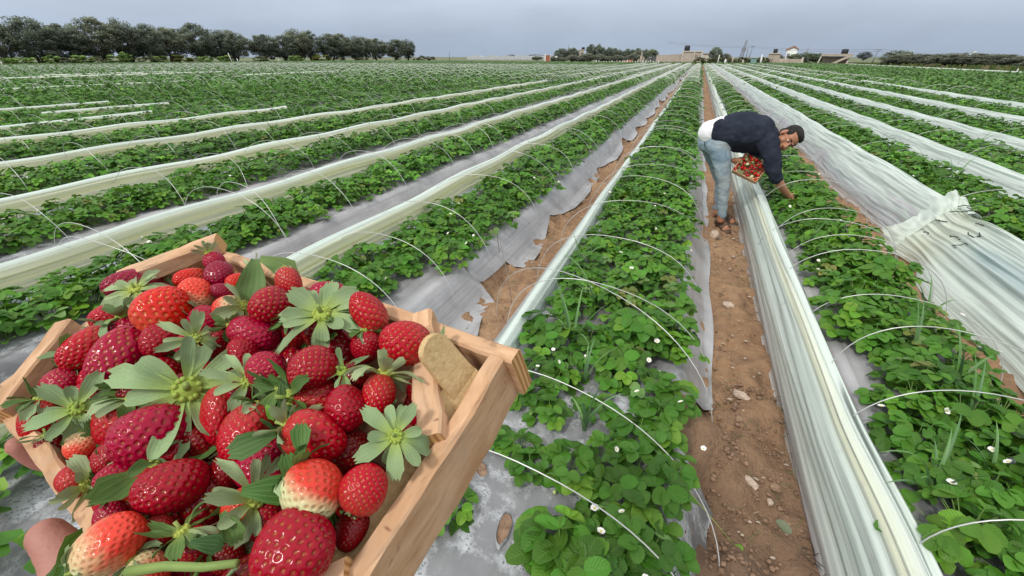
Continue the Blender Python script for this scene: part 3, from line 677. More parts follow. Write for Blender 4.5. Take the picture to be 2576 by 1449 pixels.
S_(892, 1058, 90, 72, 175, 20, .012, 'ora', 'cone', 'open', 'little orange strawberry under an olive leaf near the back board', 1.1)
S_(500, 1062, 195, 115, 168, 5, .006, 'pur', 'oval', 'up', 'dark purple strawberry overhanging the far left wall', .6)
S_(588, 1094, 105, 58, 160, 10, .010, 'pur', 'oval', None, 'small purple strawberry behind the orange red one')
S_(425, 1192, 150, 110, 170, 10, .008, 'red', 'cone', 'wild', 'red strawberry by the left wall under a grey green calyx', .8)
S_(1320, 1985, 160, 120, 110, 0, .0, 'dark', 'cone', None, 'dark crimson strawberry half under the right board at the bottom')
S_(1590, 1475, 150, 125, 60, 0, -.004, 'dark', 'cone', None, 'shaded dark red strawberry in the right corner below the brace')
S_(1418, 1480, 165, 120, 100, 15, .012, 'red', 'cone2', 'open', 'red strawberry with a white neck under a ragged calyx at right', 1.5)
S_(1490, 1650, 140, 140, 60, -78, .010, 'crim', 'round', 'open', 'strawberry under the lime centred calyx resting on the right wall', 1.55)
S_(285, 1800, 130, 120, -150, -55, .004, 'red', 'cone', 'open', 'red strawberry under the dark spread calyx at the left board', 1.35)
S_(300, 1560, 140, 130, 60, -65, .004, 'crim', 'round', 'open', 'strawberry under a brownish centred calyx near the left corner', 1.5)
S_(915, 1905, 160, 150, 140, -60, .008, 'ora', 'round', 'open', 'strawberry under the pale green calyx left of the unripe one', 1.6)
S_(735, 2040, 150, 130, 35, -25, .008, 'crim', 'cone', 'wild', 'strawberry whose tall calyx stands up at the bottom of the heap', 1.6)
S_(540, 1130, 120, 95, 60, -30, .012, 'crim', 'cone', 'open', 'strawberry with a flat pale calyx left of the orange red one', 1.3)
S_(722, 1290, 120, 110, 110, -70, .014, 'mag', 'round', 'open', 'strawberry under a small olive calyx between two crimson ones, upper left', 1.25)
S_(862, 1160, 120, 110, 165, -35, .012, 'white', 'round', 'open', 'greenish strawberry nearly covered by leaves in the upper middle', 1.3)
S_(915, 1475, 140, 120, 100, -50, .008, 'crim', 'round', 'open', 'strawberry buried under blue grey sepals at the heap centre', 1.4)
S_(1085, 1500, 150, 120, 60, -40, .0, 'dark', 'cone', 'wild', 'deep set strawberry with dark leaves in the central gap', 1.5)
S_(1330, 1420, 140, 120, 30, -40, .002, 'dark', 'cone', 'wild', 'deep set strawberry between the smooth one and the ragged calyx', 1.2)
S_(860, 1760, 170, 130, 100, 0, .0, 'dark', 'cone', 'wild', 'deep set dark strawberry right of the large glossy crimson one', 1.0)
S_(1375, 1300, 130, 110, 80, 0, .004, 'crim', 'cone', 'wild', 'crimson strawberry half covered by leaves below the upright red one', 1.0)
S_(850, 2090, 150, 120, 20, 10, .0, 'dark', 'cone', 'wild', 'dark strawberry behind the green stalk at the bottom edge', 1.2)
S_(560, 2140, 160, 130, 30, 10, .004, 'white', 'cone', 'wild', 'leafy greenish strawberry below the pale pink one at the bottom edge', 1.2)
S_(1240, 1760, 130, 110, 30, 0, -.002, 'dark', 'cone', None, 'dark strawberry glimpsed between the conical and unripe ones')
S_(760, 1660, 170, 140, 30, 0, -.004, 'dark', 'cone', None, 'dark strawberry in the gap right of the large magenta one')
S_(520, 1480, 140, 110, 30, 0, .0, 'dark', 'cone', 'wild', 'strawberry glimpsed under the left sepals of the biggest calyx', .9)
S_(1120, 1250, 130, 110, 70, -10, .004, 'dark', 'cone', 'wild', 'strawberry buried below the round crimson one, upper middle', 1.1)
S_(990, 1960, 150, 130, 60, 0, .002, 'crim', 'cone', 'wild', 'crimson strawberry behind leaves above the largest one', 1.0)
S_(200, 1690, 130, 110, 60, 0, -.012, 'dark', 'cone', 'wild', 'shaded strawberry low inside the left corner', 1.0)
# filler fruit lying deeper in the crate, glimpsed through the gaps
for i in range(6):
    for j in range(3):
        q = CM @ Vector((.03+.34*(i+.5+random.uniform(-.2, .2))/6, .02+.16*(j+.5+random.uniform(-.2, .2))/3, -.022+random.uniform(-.004, .004)))
        pp = proj(q); k = 3840/2576
        S_(pp[0]*k, pp[1]*k, .034/pp[2]*F*k, .03/pp[2]*F*k, random.uniform(0, 360), random.uniform(-30, 30), -.022, random.choice(['crim', 'dark', 'mag']), random.choice(['cone', 'round', 'oval']), None if (i+j) % 2 else 'wild',
           'red strawberry of the lower layer, glimpsed in the gaps between the top ones', 1.0, 'strawberries of the lower layer')
# second layer: wherever the surveyed fruit leaves a gap
TOPS = [o for o in bpy.data.objects if o.name.startswith('strawberry')]
tp = [proj(o.matrix_basis.translation)[:2] for o in TOPS]; rg = random.Random(31); fillp = []
for tries in range(4000):
    x, y = rg.uniform(.020, LX-.022), rg.uniform(.018, LY-.016)
    if (x > LX-.07 and y < .05) or (x < .055 and (y < .06 or y > LY-.055)): continue
    q = CM @ Vector((x, y, -.004)); pp = proj(q)
    lim = .0175/pp[2]*F
    if any(math.hypot(pp[0]-a_, pp[1]-b_) < lim for a_, b_ in tp) or pp[1] > 1500: continue
    tp.append((pp[0], pp[1])); fillp.append((pp, x, y))
k = 3840/2576
for i, (pp, x, y) in enumerate(fillp):
    s_ = rg.uniform(.026, .034)/pp[2]*F*k
    S_(pp[0]*k, pp[1]*k, s_*1.2, s_, rg.uniform(0, 360), rg.uniform(-40, 25), rg.uniform(-.008, .002), rg.choice(['crim', 'crim', 'mag', 'red', 'dark']), rg.choice(['cone', 'cone2', 'round', 'oval']), rg.choice(['wild', 'wild', 'open', None]), 'small red strawberry wedged in a gap of the second layer', rg.uniform(.9, 1.4), 'small strawberries wedged between the top ones')
print('fill', len(fillp))
# green stalk and loose leaves on the heap
p0 = plane_pt(481*.6708, 2145*.6708, .026); p1 = plane_pt(890*.6708, 2112*.6708, .026)
m = MB(); m.tube([p0, p0.lerp(p1, .35)+CU*.0012, p0.lerp(p1, .7)-CU*.0006, p1], [.0024, .0020, .0018, .0016], 8, (.30, .40, .13))
tag(m.obj('stalk', 'sepal'), 'pale green fruit stalk lying across the bottom of the heap', 'stalk')
def loose_leaf(px, py, size, ang, tiltn, h, col, label):
    k = 2576/3840; p = plane_pt(px*k, py*k, h); s = (p-CP).dot(CF)*k/F*size; vd = (CP-p).normalized(); m = MB()
    sepal_into(m, 0, 1., .62, .12, -.5, col, col, True, .25, r0=-.5)
    o = m.obj('loose_leaf', 'sepal'); z = (vd+CU*tiltn[1]+CR*tiltn[0]).normalized()
    o.matrix_world = frame(z, CU, p, 0) @ Matrix.Rotation(R(-ang), 4, 'Z') @ Matrix.Scale(s, 4); return tag(o, label, 'leaf')
loose_leaf(945, 1042, 150, 100, (.2, .3), .024, (.15, .23, .08), 'broad olive leaf lying on the heap near the back board')
loose_leaf(1040, 1000, 130, 30, (.1, .5), .016, (.19, .29, .10), 'rounded pale leaf leaning on the back board above the narrow red strawberry')
loose_leaf(1085, 1480, 150, 70, (-.2, .2), .012, (.05, .11, .03), 'dark green leaf in the central gap of the heap')
loose_leaf(1000, 1840, 165, 10, (0, .2), .030, (.07, .17, .035), 'smooth dark leaf lying left of the unripe strawberry')
loose_leaf(1095, 1770, 130, -100, (.2, .2), .030, (.08, .19, .04), 'upright green leaf above the unripe strawberry')
loose_leaf(1130, 1650, 110, -95, (-.2, 0), .034, (.07, .17, .035), 'small dark leaf standing on the conical strawberry')
loose_leaf(950, 1660, 150, 165, (0, .1), .026, (.08, .16, .05), 'dark leaf crossing the red strawberry left of the conical one')
loose_leaf(1015, 1545, 60, 60, (0, .2), .022, (.13, .33, .03), 'tiny bright green leaf in the centre of the heap')
loose_leaf(775, 2040, 110, 25, (.2, .1), .028, (.06, .14, .05), 'dark leaf beside the tall calyx at the bottom')
loose_leaf(255, 1300, 90, -80, (0, .2), .020, (.09, .17, .03), 'olive leaf standing at the left wall')
loose_leaf(860, 1975, 120, 70, (.1, .1), .020, (.13, .22, .06), 'folded green leaf left of the largest strawberry')
loose_leaf(270, 2080, 150, -60, (0, .1), .016, (.10, .20, .02), 'curled green leaf behind the pale pink strawberry')
loose_leaf(290, 2140, 170, 170, (0, .1), .012, (.07, .15, .03), 'leaf hanging over the crate corner above the hand')
# ------------------------------------------------------------------ the man bending over the bed
def cj(cx, cy): return (2500+cx/2.5875)*.6708, (380+cy/2.5875)*.6708
def J(cx, cy, Y): return on_y(*cj(cx, cy), Y)
t = newmat('skin'); v = t.geo(); n_ = t.noise(v, 30, 4); c = t.mix(t.rng(n_, .3, .7), (.33, .150, .085), (.43, .205, .125)); t.out(t.bsdf(c, .5, .35, t.bump(t.noise(v, 260, 3), .2, .002), Subsurface_Weight=.0))
t = newmat('skin_near'); v = t.geo(); n_ = t.noise(v, 45, 4); n2_ = t.noise(v, 9, 2); c = t.mix(t.rng(n_, .3, .7), (.33, .15, .115), (.44, .21, .165)); c = t.mix(t.rng(n2_, .4, .7, 0, .5), c, (.46, .17, .13)); t.out(t.bsdf(c, .55, .3, t.bump(t.noise(v, 420, 4), .35, .0012)))
t = newmat('navy_knit'); v = t.geo(); n_ = t.noise(v, 9, 3); c = t.mix(t.rng(n_, .3, .7), (.018, .022, .036), (.034, .041, .062)); t.out(t.bsdf(c, .9, .12, t.bump(t.math('ADD', t.noise(v, 14, 3), t.math('MULTIPLY', t.noise(v, 300, 2), .15)), .6, .02), Sheen_Weight=.0))
t = newmat('denim'); v = t.geo(); n_ = t.noise(v, 5, 4); st = t.noise(t.geo((22, 22, 9)), 1.0, 4); c = t.mix(t.rng(n_, .32, .68), (.17, .245, .31), (.36, .45, .49)); c = t.mix(t.rng(st, .5, .75, 0, .5), c, (.10, .15, .21)); c = t.mix(t.rng(t.noise(v, 3, 2), .5, .68, 0, .55), c, (.36, .36, .32)); t.out(t.bsdf(c, .9, .12, t.bump(st, .6, .02)))
simple('white_cotton', (.80, .80, .82), .85, .2, .05, 15, .4, 20, 'geo'); simple('hair_black', (.012, .010, .009), .55, .35, .4, 90, .8, 220, 'geo'); simple('lip', (.27, .085, .065), .5, .3, .1); simple('sandal_leather', (.115, .08, .062), .7, .3, .35, 60, .5, 150, 'geo'); simple('brow', (.02, .014, .011), .8, .1)
t = newmat('eyeball'); a = t.attr('col'); t.out(t.bsdf(a.outputs[0], .15, .5))
hipR, kneR, ankR = J(510, 440, 5.02), J(560, 790, 4.95), J(525, 1150, 4.97)
hipL, kneL, ankL = J(435, 430, 5.26), J(525, 780, 5.32), J(470, 1105, 5.38)
pel, wai, che, uch, nek = J(440, 350, 5.14), J(560, 300, 5.14), J(760, 290, 5.15), J(930, 330, 5.15), J(1045, 350, 5.12)
shR, elR, wrR = J(985, 410, 4.97), J(1030, 650, 4.93), J(1185, 925, 5.08)
shL, elL, wrL = J(930, 330, 5.34), J(850, 560, 5.30), J(705, 575, 5.06)
footR = J(520, 1230, 4.97); man = thing('person', (footR.x, 5.1, 0), 'man in navy sweater and faded jeans bending over the bed to pick strawberries', 'person')
def put(o): return child_world(o, man)
# head frame
hc = J(1150, 368, 5.06)
vd = (CP-hc).normalized(); rr_ = (CR-vd*CR.dot(vd)).normalized(); uu = vd.cross(rr_)
hz = (rr_*.90+uu*.36-vd*.10).normalized(); hy = (rr_*.12-uu*.52+vd*.82); hy = (hy-hz*hy.dot(hz)).normalized(); hx = hy.cross(hz)
HS = 1.06
HM = Matrix(((hx.x*HS, hy.x*HS, hz.x*HS, hc.x), (hx.y*HS, hy.y*HS, hz.y*HS, hc.y), (hx.z*HS, hy.z*HS, hz.z*HS, hc.z), (0, 0, 0, 1)))
H = lambda x, y, z: HM @ Vector((x, y, z))
hrot = Matrix((hx, hy, hz)).transposed()
def hell(b, c, r): b.ell(H(*c), [q*HS for q in r], hrot)
def hand(b, wrist, d, n, s=1., curl=.5, side=1):
    """five separate fingers and a thumb leaving the side of the palm; d along the hand, n out of the back of it"""
    d = d.normalized(); n = (n-d*n.dot(d)).normalized(); x = d.cross(n)*side
    p0 = wrist+d*.045*s
    b.ell(p0, (.040*s, .050*s, .017*s), Matrix((x, d, n)).transposed()); b.ell(wrist+d*.012*s, (.028*s, .03*s, .02*s), Matrix((x, d, n)).transposed())
    for k_, (ox, ln) in enumerate(((-.030, .070), (-.010, .080), (.010, .075), (.029, .058))):
        a_ = p0+x*(ox*s)+d*.036*s; e = 0.; pts = [a_-d*.02*s, a_]; 
        for seg, f_ in enumerate((.45, .32, .26)):
            e += curl*(.55+.25*seg+.08*k_); dd = d*math.cos(e)-n*math.sin(e)+x*(ox*.9); pts.append(pts[-1]+dd.normalized()*ln*f_*s)
        b.limb(pts, [.0095*s, .0095*s, .009*s, .008*s, .0068*s], 10)
    a_ = wrist-x*.022*s+d*.022*s; t1 = a_-x*.030*s+d*.022*s-n*.008*s; t2 = t1-x*.008*s+d*.026*s-n*.014*s; t3 = t2+d*.022*s+x*.004*s-n*.008*s
    b.limb([a_, t1, t2, t3], [.014*s, .012*s, .0105*s, .008*s], 10)
B = Blob()
hell(B, (0, -.012, .048), (.077, .098, .090)); hell(B, (0, .028, -.03), (.061, .066, .082)); hell(B, (0, .060, -.098), (.030, .027, .024)); hell(B, (0, .018, -.078), (.052, .055, .040))
for s in (-1, 1):
    hell(B, (s*.031, .084, .033), (.030, .015, .011)); hell(B, (s*.043, .060, -.028), (.028, .030, .030)); hell(B, (s*.079, -.004, .0), (.011, .023, .034)); hell(B, (s*.011, .100, -.030), (.010, .013, .010))
B.limb([H(0, .086, .028), H(0, .106, -.006), H(0, .116, -.026)], [.010, .013, .015], 10)
hell(B, (0, .088, -.060), (.026, .014, .016))
B.limb([H(0, -.005, -.055), H(0, -.035, -.11), nek], [.056, .058, .062]); B.limb([nek, uch, che, wai, pel], [.07, .12, .12, .11, .11]); B.limb([uch, shR, elR], [.09, .06, .045]); B.limb([elR, J(1095, 800, 4.98), wrR], [.045, .043, .029])
B.limb([uch, shL, elL, wrL], [.09, .06, .042, .028])
hand(B, wrR, (J(1262, 975, 5.16)-wrR)+Vector((0, 0, -.02)), Vector((.1, -.8, .55)), 1.05, .5, 1)
for hp_, kn, an in ((hipR, kneR, ankR), (hipL, kneL, ankL)): B.limb([pel, hp_, kn, an], [.10, .085, .05, .036])
crA, crB, crD = J(640, 664, 4.98), J(868, 778, 4.90), None
mx = (crB-crA).normalized(); cvd = (CP-crA).normalized(); my_ = (rr_*.50+uu*.70-vd*.52); my_ = (my_-mx*my_.dot(mx)).normalized(); mz_ = mx.cross(my_)
mz_ = mz_ if mz_.dot(vd) > 0 else -mz_
ML, MW = (crB-crA).length, .215
hand(B, crA+my_*.11-mx*.055-mz_*.035, mx*.8-mz_*.15+my_*.1, -mz_, 1.0, .35, -1); B.limb([wrL, crA+my_*.11-mx*.055-mz_*.035], [.029, .027])
def foot(heel, toe, ank):
    d = (toe-heel); L = d.length; d.normalize(); s = Vector((-d.y, d.x, 0))
    B.limb([ank, heel+d*.05+Vector((0, 0, .075)), heel+d*.04+Vector((0, 0, .045))], [.038, .042, .034]); B.limb([heel+d*.05+Vector((0, 0, .062)), heel+d*L*.55+Vector((0, 0, .055)), heel+d*L*.80+Vector((0, 0, .042))], [.038, .036, .030])
    for k_ in range(5): B.limb([heel+d*L*.72+s*(k_-2)*.017+Vector((0, 0, .036)), heel+d*L*(.95-.03*abs(k_-1))+s*(k_-2)*.0185+Vector((0, 0, .030))], [.012, .0105 if k_ else .013], 10)
heR = on_z(*cj(490, 1190), 0); toR = on_z(*cj(612, 1300), 0); heL = on_z(*cj(465, 1130), 0); toL = on_z(*cj(610, 1185), 0)
def fix(h_, to, L=.29): d = (to-h_); d.z = 0; return h_, h_+d.normalized()*L
heR, toR = fix(heR, toR); heL, toL = fix(heL, toL)
foot(heR, toR, ankR); foot(heL, toL, ankL)
put(B.build('body', 'skin', None, .0062, 5))
def sandal(heel, toe):
    d = (toe-heel); L = d.length+.02; d.normalize(); s = Vector((-d.y, d.x, 0)); m = MB(); out = []
    for q, w_ in ((-.03, .012), (.0, .030), (.12, .036), (.35, .034), (.6, .043), (.8, .048), (.93, .040), (1.0, .018)): out.append((q*L, w_))
    top = [heel+d*a_+s*w_+Vector((0, 0, .022)) for a_, w_ in out]+[heel+d*a_-s*w_+Vector((0, 0, .022)) for a_, w_ in out[::-1]]; n = len(top)
    bot = [p-Vector((0, 0, .021)) for p in top]; m.add(top+bot, [tuple(range(n)), tuple(range(n, 2*n))[::-1]]+[(i, i+n, (i+1) % n+n, (i+1) % n) for i in range(n)])
    for q, w_, h in ((.72, .049, .062), (.60, .046, .078), (.47, .043, .09), (.34, .040, .098), (.10, .040, .085)):
        for off in (-.011, 0, .011):
            m.tube([heel+d*(q*L+off)+s*(math.cos(a_)*w_)+Vector((0, 0, .02+math.sin(a_)*h*.86)) for a_ in [math.pi*i/10 for i in range(11)]], .006, 6)
    for sg in (-1, 1): m.tube([heel+d*L*.72+s*sg*.046+Vector((0, 0, .04)), heel+d*L*.45+s*sg*.044+Vector((0, 0, .055)), heel+d*L*.1+s*sg*.040+Vector((0, 0, .06)), heel-d*.012+s*sg*.012+Vector((0, 0, .065))], .008, 6)
    return put(m.obj('sandal', 'sandal_leather'))
sandal(heR, toR); sandal(heL, toL)
def wr(sc, amp, st=(1, 1, 1)): return lambda p: amp*(mnoise.noise(Vector((p.x*sc*st[0], p.y*sc*st[1], p.z*sc*st[2])))+.5*mnoise.noise(Vector((p.x*sc*2.3*st[0]+5, p.y*sc*2.3*st[1], p.z*sc*2.3*st[2]))))
Jn = Blob(); Jn.limb([J(452, 400, 5.06), hipR, J(540, 620, 4.98), kneR, J(545, 960, 4.955), ankR+Vector((0, 0, .05))], [.112, .110, .084, .062, .052, .044]); Jn.limb([J(430, 400, 5.2), hipL, J(490, 620, 5.29), kneL, J(505, 960, 5.35), ankL+Vector((0, 0, .05))], [.112, .106, .080, .060, .050, .043])
Jn.ell(pel, (.13, .16, .125)); Jn.limb([J(415, 390, 5.10), J(430, 390, 5.22)], [.118, .118]); Jn.limb([J(500, 390, 5.06), J(500, 390, 5.22)], [.105, .105])
put(Jn.build('jeans', 'denim', None, .0085, 5, wr(15, .0065, (1, 1, 1.25))))
Sh = Blob(); Sh.limb([J(425, 305, 5.08), J(540, 290, 5.08)], [.120, .142]); Sh.limb([J(425, 305, 5.20), J(540, 290, 5.20)], [.120, .142]); put(Sh.build('shirt', 'white_cotton', None, .009, 5, wr(14, .007)))
Sw = Blob()
for dy in (-.075, .075): Sw.limb([J(545, 302, 5.14+dy), J(650, 283, 5.14+dy), J(760, 285, 5.14+dy), J(880, 300, 5.14+dy), J(985, 345, 5.14+dy*.8)], [.150, .168, .178, .160, .105])
Sw.limb([J(700, 350, 5.12), J(850, 390, 5.12)], [.145, .115])
Sw.limb([uch+Vector((0, -.05, 0)), shR, J(1020, 540, 4.94), elR, J(1062, 745, 4.96)], [.12, .098, .082, .074, .060]); Sw.limb([uch, shL, elL, J(790, 570, 5.2)], [.11, .09, .075, .06])
Sw.limb([J(985, 345, 5.12), J(1035, 350, 5.12)], [.10, .073])
put(Sw.build('sweater', 'navy_knit', None, .0085, 5, wr(13, .010)))
Hr = Blob(); hell(Hr, (0, -.030, .066), (.083, .094, .088)); hell(Hr, (0, .020, .105), (.066, .062, .040)); hell(Hr, (0, -.070, .01), (.068, .045, .06)); hell(Hr, (0, .062, .108), (.045, .022, .022))
for s in (-1, 1): hell(Hr, (s*.066, .012, .050), (.014, .04, .038))
put(Hr.build('hair', 'hair_black', None, .005, 3, wr(70, .004)))
for s in (-1, 1):
    m = MB(); m.ell((0, 0, 0), (.0105,)*3, nu=16, nv=12); c_ = []
    for p in m.v:
        q = Vector(p).normalized().dot(Vector((-s*.05, 1, .05)).normalized()); c_.append((.012, .008, .006, 1) if q > .74 else (.55, .50, .45, 1))
    m.c = c_; o = m.obj('eye', 'eyeball'); o.matrix_world = Matrix.Translation(H(s*.031, .0865, .010)) @ hrot.to_4x4(); put(o)
    m = MB(); m.tube([H(s*.012, .1005, .028), H(s*.030, .0985, .036), H(s*.050, .083, .030)], [.0045, .0055, .003], 8); put(m.obj('eyebrow', 'brow'))
m = MB(); m.tube([H(-.024, .091, -.060), H(-.010, .1035, -.0565), H(0, .104, -.058), H(.010, .1035, -.0565), H(.024, .091, -.060)], [.003, .006, .0055, .006, .003], 8); m.tube([H(-.022, .091, -.064), H(0, .103, -.068), H(.022, .091, -.064)], [.003, .0075, .003], 8); put(m.obj('lips', 'lip'))
m = MB(); 
for i in range(9): m.ell(H(.0, .0, 0)*0+J(368+3*math.sin(i), 395+5*i, 4.93), (.004, .004, .005), nu=6, nv=5)
put(m.obj('key_cord', 'hair_black'))
# his crate with fruit
mc = thing('crate', (0, 0, 0), 'small crate of strawberries held against the bending man\'s belly', 'crate'); MM = Matrix(((mx.x, my_.x, mz_.x, crA.x), (mx.y, my_.y, mz_.y, crA.y), (mx.z, my_.z, mz_.z, crA.z), (0, 0, 0, 1))); mc.matrix_world = MM
board('side_board', (0, 0, 0), (ML, 0, 0), .055, .01, mc); board('side_board', (0, MW, 0), (ML, MW, 0), .055, .01, mc); board('end_board', (0, .006, -.001), (0, MW-.006, -.001), .055, .01, mc); board('end_board', (ML, .006, -.001), (ML, MW-.006, -.001), .055, .01, mc)
board('corner_brace', (ML-.05, -.004, .009), (ML+.004, .05, .009), .01, .012, mc); board('corner_brace', (.05, -.004, .009), (-.004, .05, .009), .01, .012, mc)
m = MB(); m.box(ML-.004, MW-.004, .004, Matrix.Translation((ML/2, MW/2, -.05))); m.obj('floor_slats', 'wood', mc, smooth=False)
rg = random.Random(12); kinds = ['red', 'crim', 'red', 'crim', 'ora', 'red', 'pale', 'crim']
LO = {s: berry_mesh('fruit', 20+i, .35, .03, 90, s, 36, 24) for i, s in enumerate(('t', 'side'))}
nb = 0
for iy in range(5):
    for ix in range(7):
        x = .022+(ML-.044)*ix/6+rg.gauss(0, .005); y = .022+(MW-.044)*iy/4+rg.gauss(0, .005); kd = rg.choice(kinds); nb += 1
        if nb in (6, 17): kd = 'white'
        z = -.006+.012*rg.random()+.012*math.sin(math.pi*ix/6)*math.sin(math.pi*iy/4)
        lab = {'pale': 'pinkish half ripe strawberry', 'white': 'pale unripe strawberry', 'ora': 'orange red strawberry'}.get(kd, 'red strawberry')+' in the crate at the man\'s belly'
        o = thing('strawberry', (0, 0, 0), lab, 'strawberry', lab.replace(' strawberry', ' strawberries')); ax = Vector((rg.gauss(0, 1), rg.gauss(0, 1), rg.gauss(0, .5)+.25)).normalized()
        W_ = rg.uniform(.030, .036); o.matrix_world = MM @ frame(ax, Vector((.3, .2, .9)), (x, y, z)); f_ = mk('fruit', LO['side' if kd == 'white' else 't'], None, o); f_.scale = (W_, W_, W_*1.2); f_.color = COLS[kd]
        c_ = mk('calyx', rg.choice(CX['wild']+CX['open']), None, o); c_.scale = (W_*1.1,)*3; c_.location = (0, 0, W_*.55)
# ------------------------------------------------------------------ the hand carrying the big crate
hm = thing('hand', CM @ Vector((.05, LY+.03, -.07)), 'left hand gripping the big crate from below at the lower left', 'hand')
HB_ = Blob(); W = lambda x, y, z: CM @ Vector((x, y, z))
yb = LY+T_+.006
HB_.limb([W(.345, LY+.135, -.060), W(.275, LY+.075, -.050), W(.228, LY+.038, -.050), W(.180, LY+.004, -.070)], [.034, .031, .030, .022])
HB_.ell(W(.150, LY-.025, -.076), (.050, .045, .017), CM.to_3x3()); HB_.ell(W(.190, LY+.012, -.066), (.03, .035, .02), CM.to_3x3())
HB_.limb([W(.245, LY+.050, -.040), W(.222, yb+.026, -.034), W(.200, yb+.013, -.022), W(.186, yb+.010, -.010)], [.026, .0175, .0130, .0100])
HB_.limb([W(.150, LY-.012, -.074), W(.105, LY-.010, -.074), W(.074, LY-.002, -.074), W(.058, LY+.014, -.064), W(.052, LY+.021, -.042), W(.052, LY+.020, -.022)], [.012, .0115, .011, .0105, .0098, .0078], 12)
for k_, (y, ln) in enumerate(((-.034, 1.05), (-.055, 1.), (-.074, .85))):
    HB_.limb([W(.150, LY+y*.7, -.076), W(.105, LY+y, -.076), W(.105-.045*ln, LY+y-.006, -.068), W(.105-.075*ln, LY+y-.008, -.060), W(.105-.095*ln, LY+y-.010, -.0555)], [.012, .011, .0102, .0095, .0078], 12)
o = HB_.build('skin', 'skin_near', None, .003, 5); o.name = 'palm_and_fingers'; child_world(o, hm)
# ------------------------------------------------------------------ strawberry plants
t = newmat('leaf'); a = t.attr('col'); oi = t.n('ObjectInfo'); v = t.uv(); s_ = t.n('SeparateXYZ'); t.l(v, s_.inputs[0])
u_ = t.math('ABSOLUTE', t.math('SUBTRACT', t.math('MULTIPLY', s_.outputs[0], 2), 1))
fr = t.math('ABSOLUTE', t.math('SUBTRACT', t.math('FRACT', t.math('SUBTRACT', t.math('MULTIPLY', s_.outputs[1], 7), t.math('MULTIPLY', u_, 2.4))), .5))
vein = t.math('MAXIMUM', t.rng(fr, .10, .0, 0, .5), t.rng(u_, .07, .0, 0, 1))
c = t.mix(t.math('MULTIPLY', vein, .32), a.outputs[0], (.16, .30, .07))
c = t.mix(1., c, t.mix(oi.outputs['Random'], (.82, .88, .85), (1.15, 1.1, 1.0)), 'MULTIPLY')
hb = t.rng(fr, 0, .3)
sh = t.bsdf(c, .45, .30, t.bump(hb, .35, .003))
t.out(t.mixsh(.22, sh, t.transl(t.mix(.5, c, (.20, .42, .03)))))
t = newmat('leaf_far'); a = t.attr('col'); sh = t.bsdf(a.outputs[0], .5, .3); t.out(t.mixsh(.2, sh, t.transl(a.outputs[0])))
simple('petal', (.80, .80, .76), .6, .3, .05); simple('flower_eye', (.62, .50, .06), .7, .2, .2, 200)
t = newmat('stem'); a = t.attr('col'); t.out(t.bsdf(a.outputs[0], .55, .35))
def green(rr):
    q = rr.random()
    if q < .54: b = (.062, .172, .018)
    elif q < .84: b = (.090, .235, .023)
    elif q < .95: b = (.130, .285, .026)
    elif q < .965: b = (.17, .20, .05)
    else: b = (.17, .27, .08)
    d = rr.uniform(.72, 1.25); return tuple(x*d for x in b)
def leaflet(m, o, d, n, L, W, rr, col, rows=8, cols=5, fold=.16, curl=.35):
    """broad toothed strawberry leaflet from o along d with face normal n"""
    s = d.cross(n).normalized(); P = []; UV = []; CC = []; e = rr.uniform(-.1, .25); p = Vector(o); ripple = rr.uniform(0, 6)
    for i in range(rows+1):
        q = i/rows; wd = W*(math.sin(math.pi*min(1, .03+.90*q**.86)))**.62
        if i == rows: wd = W*.34
        if rows > 5 and 2 < i: wd *= 1.05 if i % 2 else .95
        t_ = d*math.cos(e)+n*math.sin(e); nn = n*math.cos(e)-d*math.sin(e); row = []
        for j in range(cols):
            u = 2*j/(cols-1)-1
            tooth = (t_*(.035*L) if (i % 2 and abs(u) > .9 and rows > 5) else Vector())
            row.append(p+s*(u*wd/2)+nn*(abs(u)*wd*fold+.025*L*math.sin(ripple+q*7)*abs(u))-tooth)
        P.append(row); UV.append([((j)/(cols-1), q) for j in range(cols)]); CC.append([col]*cols)
        p = p+t_*(L/rows); e -= curl/rows
    m.grid(P, CC, UV)
def leaf_into(m, ms, c, az, reach, hgt, rr, size, rows, cols, tilt=None):
    d = Vector((math.cos(az), math.sin(az), 0)); tip = Vector(c)+d*reach+Vector((0, 0, hgt)); col = green(rr)
    if ms is not None: ms.tube([c, Vector(c)+d*reach*.45+Vector((0, 0, hgt*.72)), tip], [.0022, .0018, .0014], 4, (.16, .26, .07), cap=False)
    tl = rr.uniform(-.1, .55) if tilt is None else tilt
    n = (Vector((0, 0, 1))*math.cos(tl)+d*math.sin(tl)+Vector((rr.uniform(-.25, .25), rr.uniform(-.25, .25), 0))).normalized()
    f = (d-n*d.dot(n)).normalized(); s = f.cross(n)
    for k_, sc in ((0, 1.), (1.22, .93), (-1.22, .93)):
        a_ = k_+rr.uniform(-.12, .12); dd = (f*math.cos(a_)+s*math.sin(a_)).normalized(); cc = tuple(x*rr.uniform(.88, 1.12) for x in col)
        leaflet(m, tip, dd, n, size*sc*rr.uniform(.9, 1.1), size*.86*sc, rr, cc, rows, cols, rr.uniform(.06, .24), rr.uniform(.1, .7))
def plant_meshes(seed, nleaf, spread, hgt, size, rows=8, cols=5, stems=True):
    rr = random.Random(seed); m = MB(); ms = MB() if stems else None
    for i in range(nleaf):
        q = (i+.5)/nleaf; az = i*2.4+rr.uniform(-.4, .4); rc = spread*(q**.6)*rr.uniform(.75, 1.1); h = hgt*(1.05-.75*q**1.3)*rr.uniform(.8, 1.2)
        leaf_into(m, ms, (rr.uniform(-.015, .015), rr.uniform(-.015, .015), 0), az, rc, h, rr, size*rr.uniform(.72, 1.15), rows, cols)
    return m, ms
PV = []
